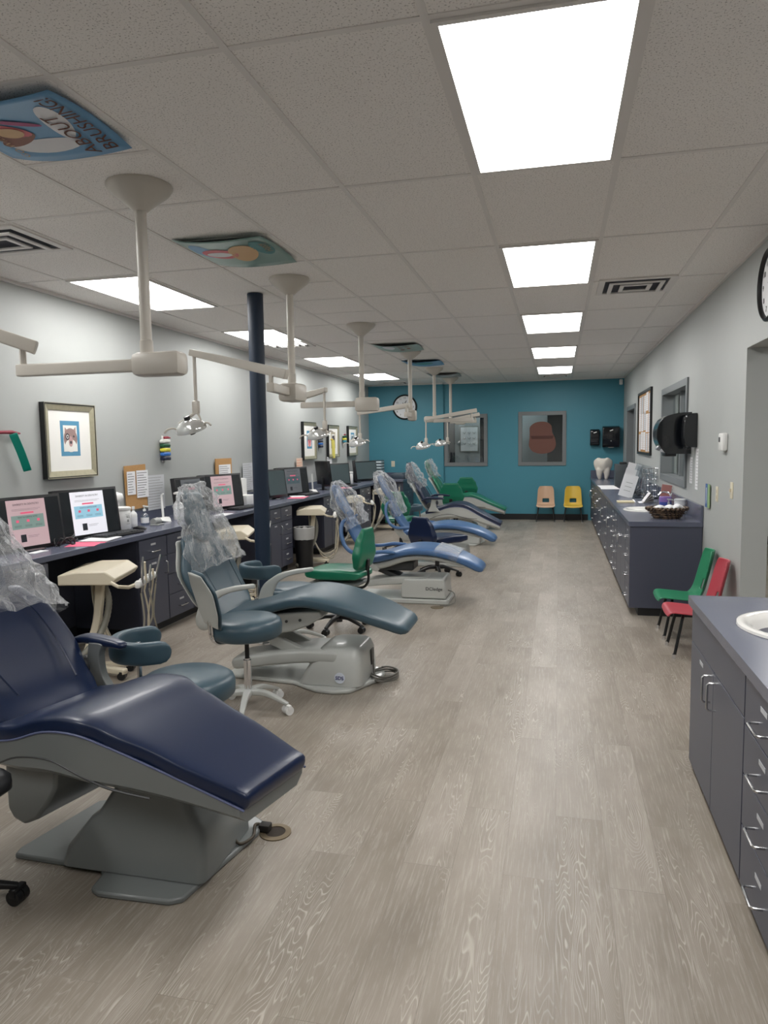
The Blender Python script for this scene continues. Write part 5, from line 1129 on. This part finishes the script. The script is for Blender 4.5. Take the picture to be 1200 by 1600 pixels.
t = thing('faucet', 'chrome faucet behind the purple tub', 'faucet', (1.09, 7.62, RZ2)); ob('spout', MB().tube(smooth2d([(0, 0, 0), (0, 0, .12), (-.02, 0, .17), (-.08, 0, .18), (-.12, 0, .15)], 5), .009, 10), CHROME, t); ob('lever', MB().tube([(0, 0, .12), (.01, 0, .21)], .005), CHROME, t)
t = thing('wicker_basket', 'dark oval wicker basket on the near end of the long right worktop', 'basket', (.945, 6.83, RZ2))
secs = []
for z, r in ((.001, .105), (.02, .112), (.05, .128), (.085, .150), (.088, .145), (.05, .12), (.02, .10)): secs.append([(r*1.08*math.cos(a)*(1+.012*math.sin(18*a+z*200)), r*.85*math.sin(a)*(1+.012*math.sin(18*a+z*200)), z) for a in [2*PI*k/72 for k in range(72)]])
ob('bowl', MB().loft(secs), WICKER, t, smooth=60)
for s in (0, PI):
    pts = [((.158+.008*math.cos(14*a+s))*1.08*math.cos(a), (.158+.008*math.cos(14*a+s))*.85*math.sin(a), .088+.008*math.sin(14*a+s)) for a in [2*PI*k/160 for k in range(161)]]
    ob('braided_rim', MB().tube(pts, .0085, 8), WICKER, t, smooth=60)
for k in range(3): ob('weave', MB().tube([((.116+.014*k+.004*math.cos(22*a+k*PI))*1.08*math.cos(a), (.116+.014*k+.004*math.cos(22*a+k*PI))*.85*math.sin(a), .022+.022*k) for a in [2*PI*q/180 for q in range(181)]], .007, 6), WICKER, t, smooth=60)
for k, (x, y, L) in enumerate(((-.06, -.02, 'left'), (.03, .02, 'middle'), (.09, -.01, 'right'))):
    tag(ob('folded_cloth', MB().slab([(-.05, 0, .10), (0, 0, .118+.012*(k == 2)), (.05, 0, .10)], [.12, .16, .12], .04, e=3, endr=1), mat('white_cloth', (236, 236, 238), .9), smooth=60, loc=(.945+x, 6.83+y, RZ2)), L+' white cloth filling the dark wicker basket', 'cloth', 'white cloths in the wicker basket')
# ================================================================ WASTE BINS, FLOOR CORDS
def bin_(label, x, y, r, h, seed, red=False):
    t = thing('waste_bin', label, 'waste bin', (x, y, 0)); R = random.Random(seed)
    ob('bin', MB().lathe([(0, 0), (r*.8, 0), (r*.82, .01), (r, h), (r-.006, h), (r*.78, .012), (0, .012)], n=32), BLACKPL, t, smooth=50)
    mb = MB(); secs = []; n = 48
    for i, (rr_, z) in enumerate(((r*.99+.004, h*.72), (r+.006, h*.8), (r+.010, h*.92), (r+.012, h+.006), (r-.002, h+.010), (r-.012, h-.03), (r-.02, h-.12))):
        secs.append([((rr_+.004*noise.noise(V(a*3, i, seed)))*math.cos(a), (rr_+.004*noise.noise(V(a*3, i, seed)))*math.sin(a), z+.006*noise.noise(V(a*4, i*2, seed+4))) for a in [2*PI*k/n for k in range(n)]])
    mb.loft(secs, cap=False); ob('liner', mb, mat('bin_liner', (176, 176, 174), .3), t, smooth=60)
    return t
bin_('black waste bin with pale liner beside the middle desk cabinet', -3.08, 8.43, .125, .50, 1)
t = bin_('dark waste bin with puffed grey bag and red item under nearest desk', -3.44, 4.08, .125, .40, 2)
mb = MB(); mb.slab([(0, -.1, .50), (.02, 0, .53), (.0, .1, .49)], [.14, .2, .16], [.1, .14, .1], lat=(1, 0, 0), e=2.4, endr=1); o = ob('bag_top', mb, MATS['bin_liner'], t, smooth=60); q = o.modifiers.new('d', 'DISPLACE'); tx = bpy.data.textures.new('crinkle', 'CLOUDS'); tx.noise_scale = .06; q.texture = tx; q.strength = .05
tag(ob('red_wrapper', MB().slab([(0, -.06, .54), (.02, 0, .575), (0, .05, .55)], [.06, .07, .04], .02, lat=(1, 0, 0), endr=.6), mat('red_film', (190, 50, 80), .35), smooth=50, loc=(-3.36, 4.02, 0)), 'crumpled red wrapper on top of the bagged bin under the desk', 'wrapper')
def cord(label, pts, r, m): tag(ob('power_cord', MB().tube(smooth2d(pts, 6), r, 8), m, smooth=60), label, 'cord')
GREYC = mat('grey_cord', (120, 118, 112), .5); 
t = thing('floor_outlet', 'open round brass floor outlet at the foot of the nearest chair', 'outlet', (-1.075, 2.53, 0))
ob('ring', MB().lathe([(.038, 0), (.062, 0), (.062, .004), (.040, .006)], n=32), mat('aged_brass', (136, 122, 100), .4, .6), t, smooth=50); ob('recess', MB().lathe([(0, .001), (.040, .001), (.040, .003), (0, .003)], n=32), mat('outlet_recess', (58, 50, 42), .8), t)
ob('plug', MB().box((-.065, -.02, .004), (-.02, .02, .034), bev=.006), mat('dark_plug', (44, 42, 40), .5), t)
cord('short brown power cord from nearest chair base to the floor outlet', [(-1.24, 2.42, .12), (-1.20, 2.40, .07), (-1.16, 2.38, .03), (-1.13, 2.44, .028), (-1.155, 2.52, .03), (-1.13, 2.54, .02)], .006, mat('brown_cord', (74, 66, 54), .5))
pts = [(-1.17, 4.46, .12), (-1.155, 4.42, .03)]+[(-1.09+(.075+.012*math.sin(k*.9))*math.cos(k*.45+2.6), 4.44+(.11+.015*math.cos(k*.7))*math.sin(k*.45+2.6), .010+.0035*k/6) for k in range(70)]
cord('coil of grey cord on the floor at the teal chair base', pts, .0055, GREYC)
cord('thin cord loop at the end of the third chair base', [(-1.02, 6.75, .12), (-.96, 6.72, .10), (-.94, 6.66, .03), (-1.0, 6.58, .008), (-1.07, 6.57, .008)], .005, GREYC)
tag(ob('floor_outlet', MB().lathe([(0, 0), (.06, 0), (.06, .005), (0, .008)], n=24), MATS['aged_brass'], loc=(-1.09, 6.52, 0)), 'small brass floor outlet before the third chair base', 'outlet')
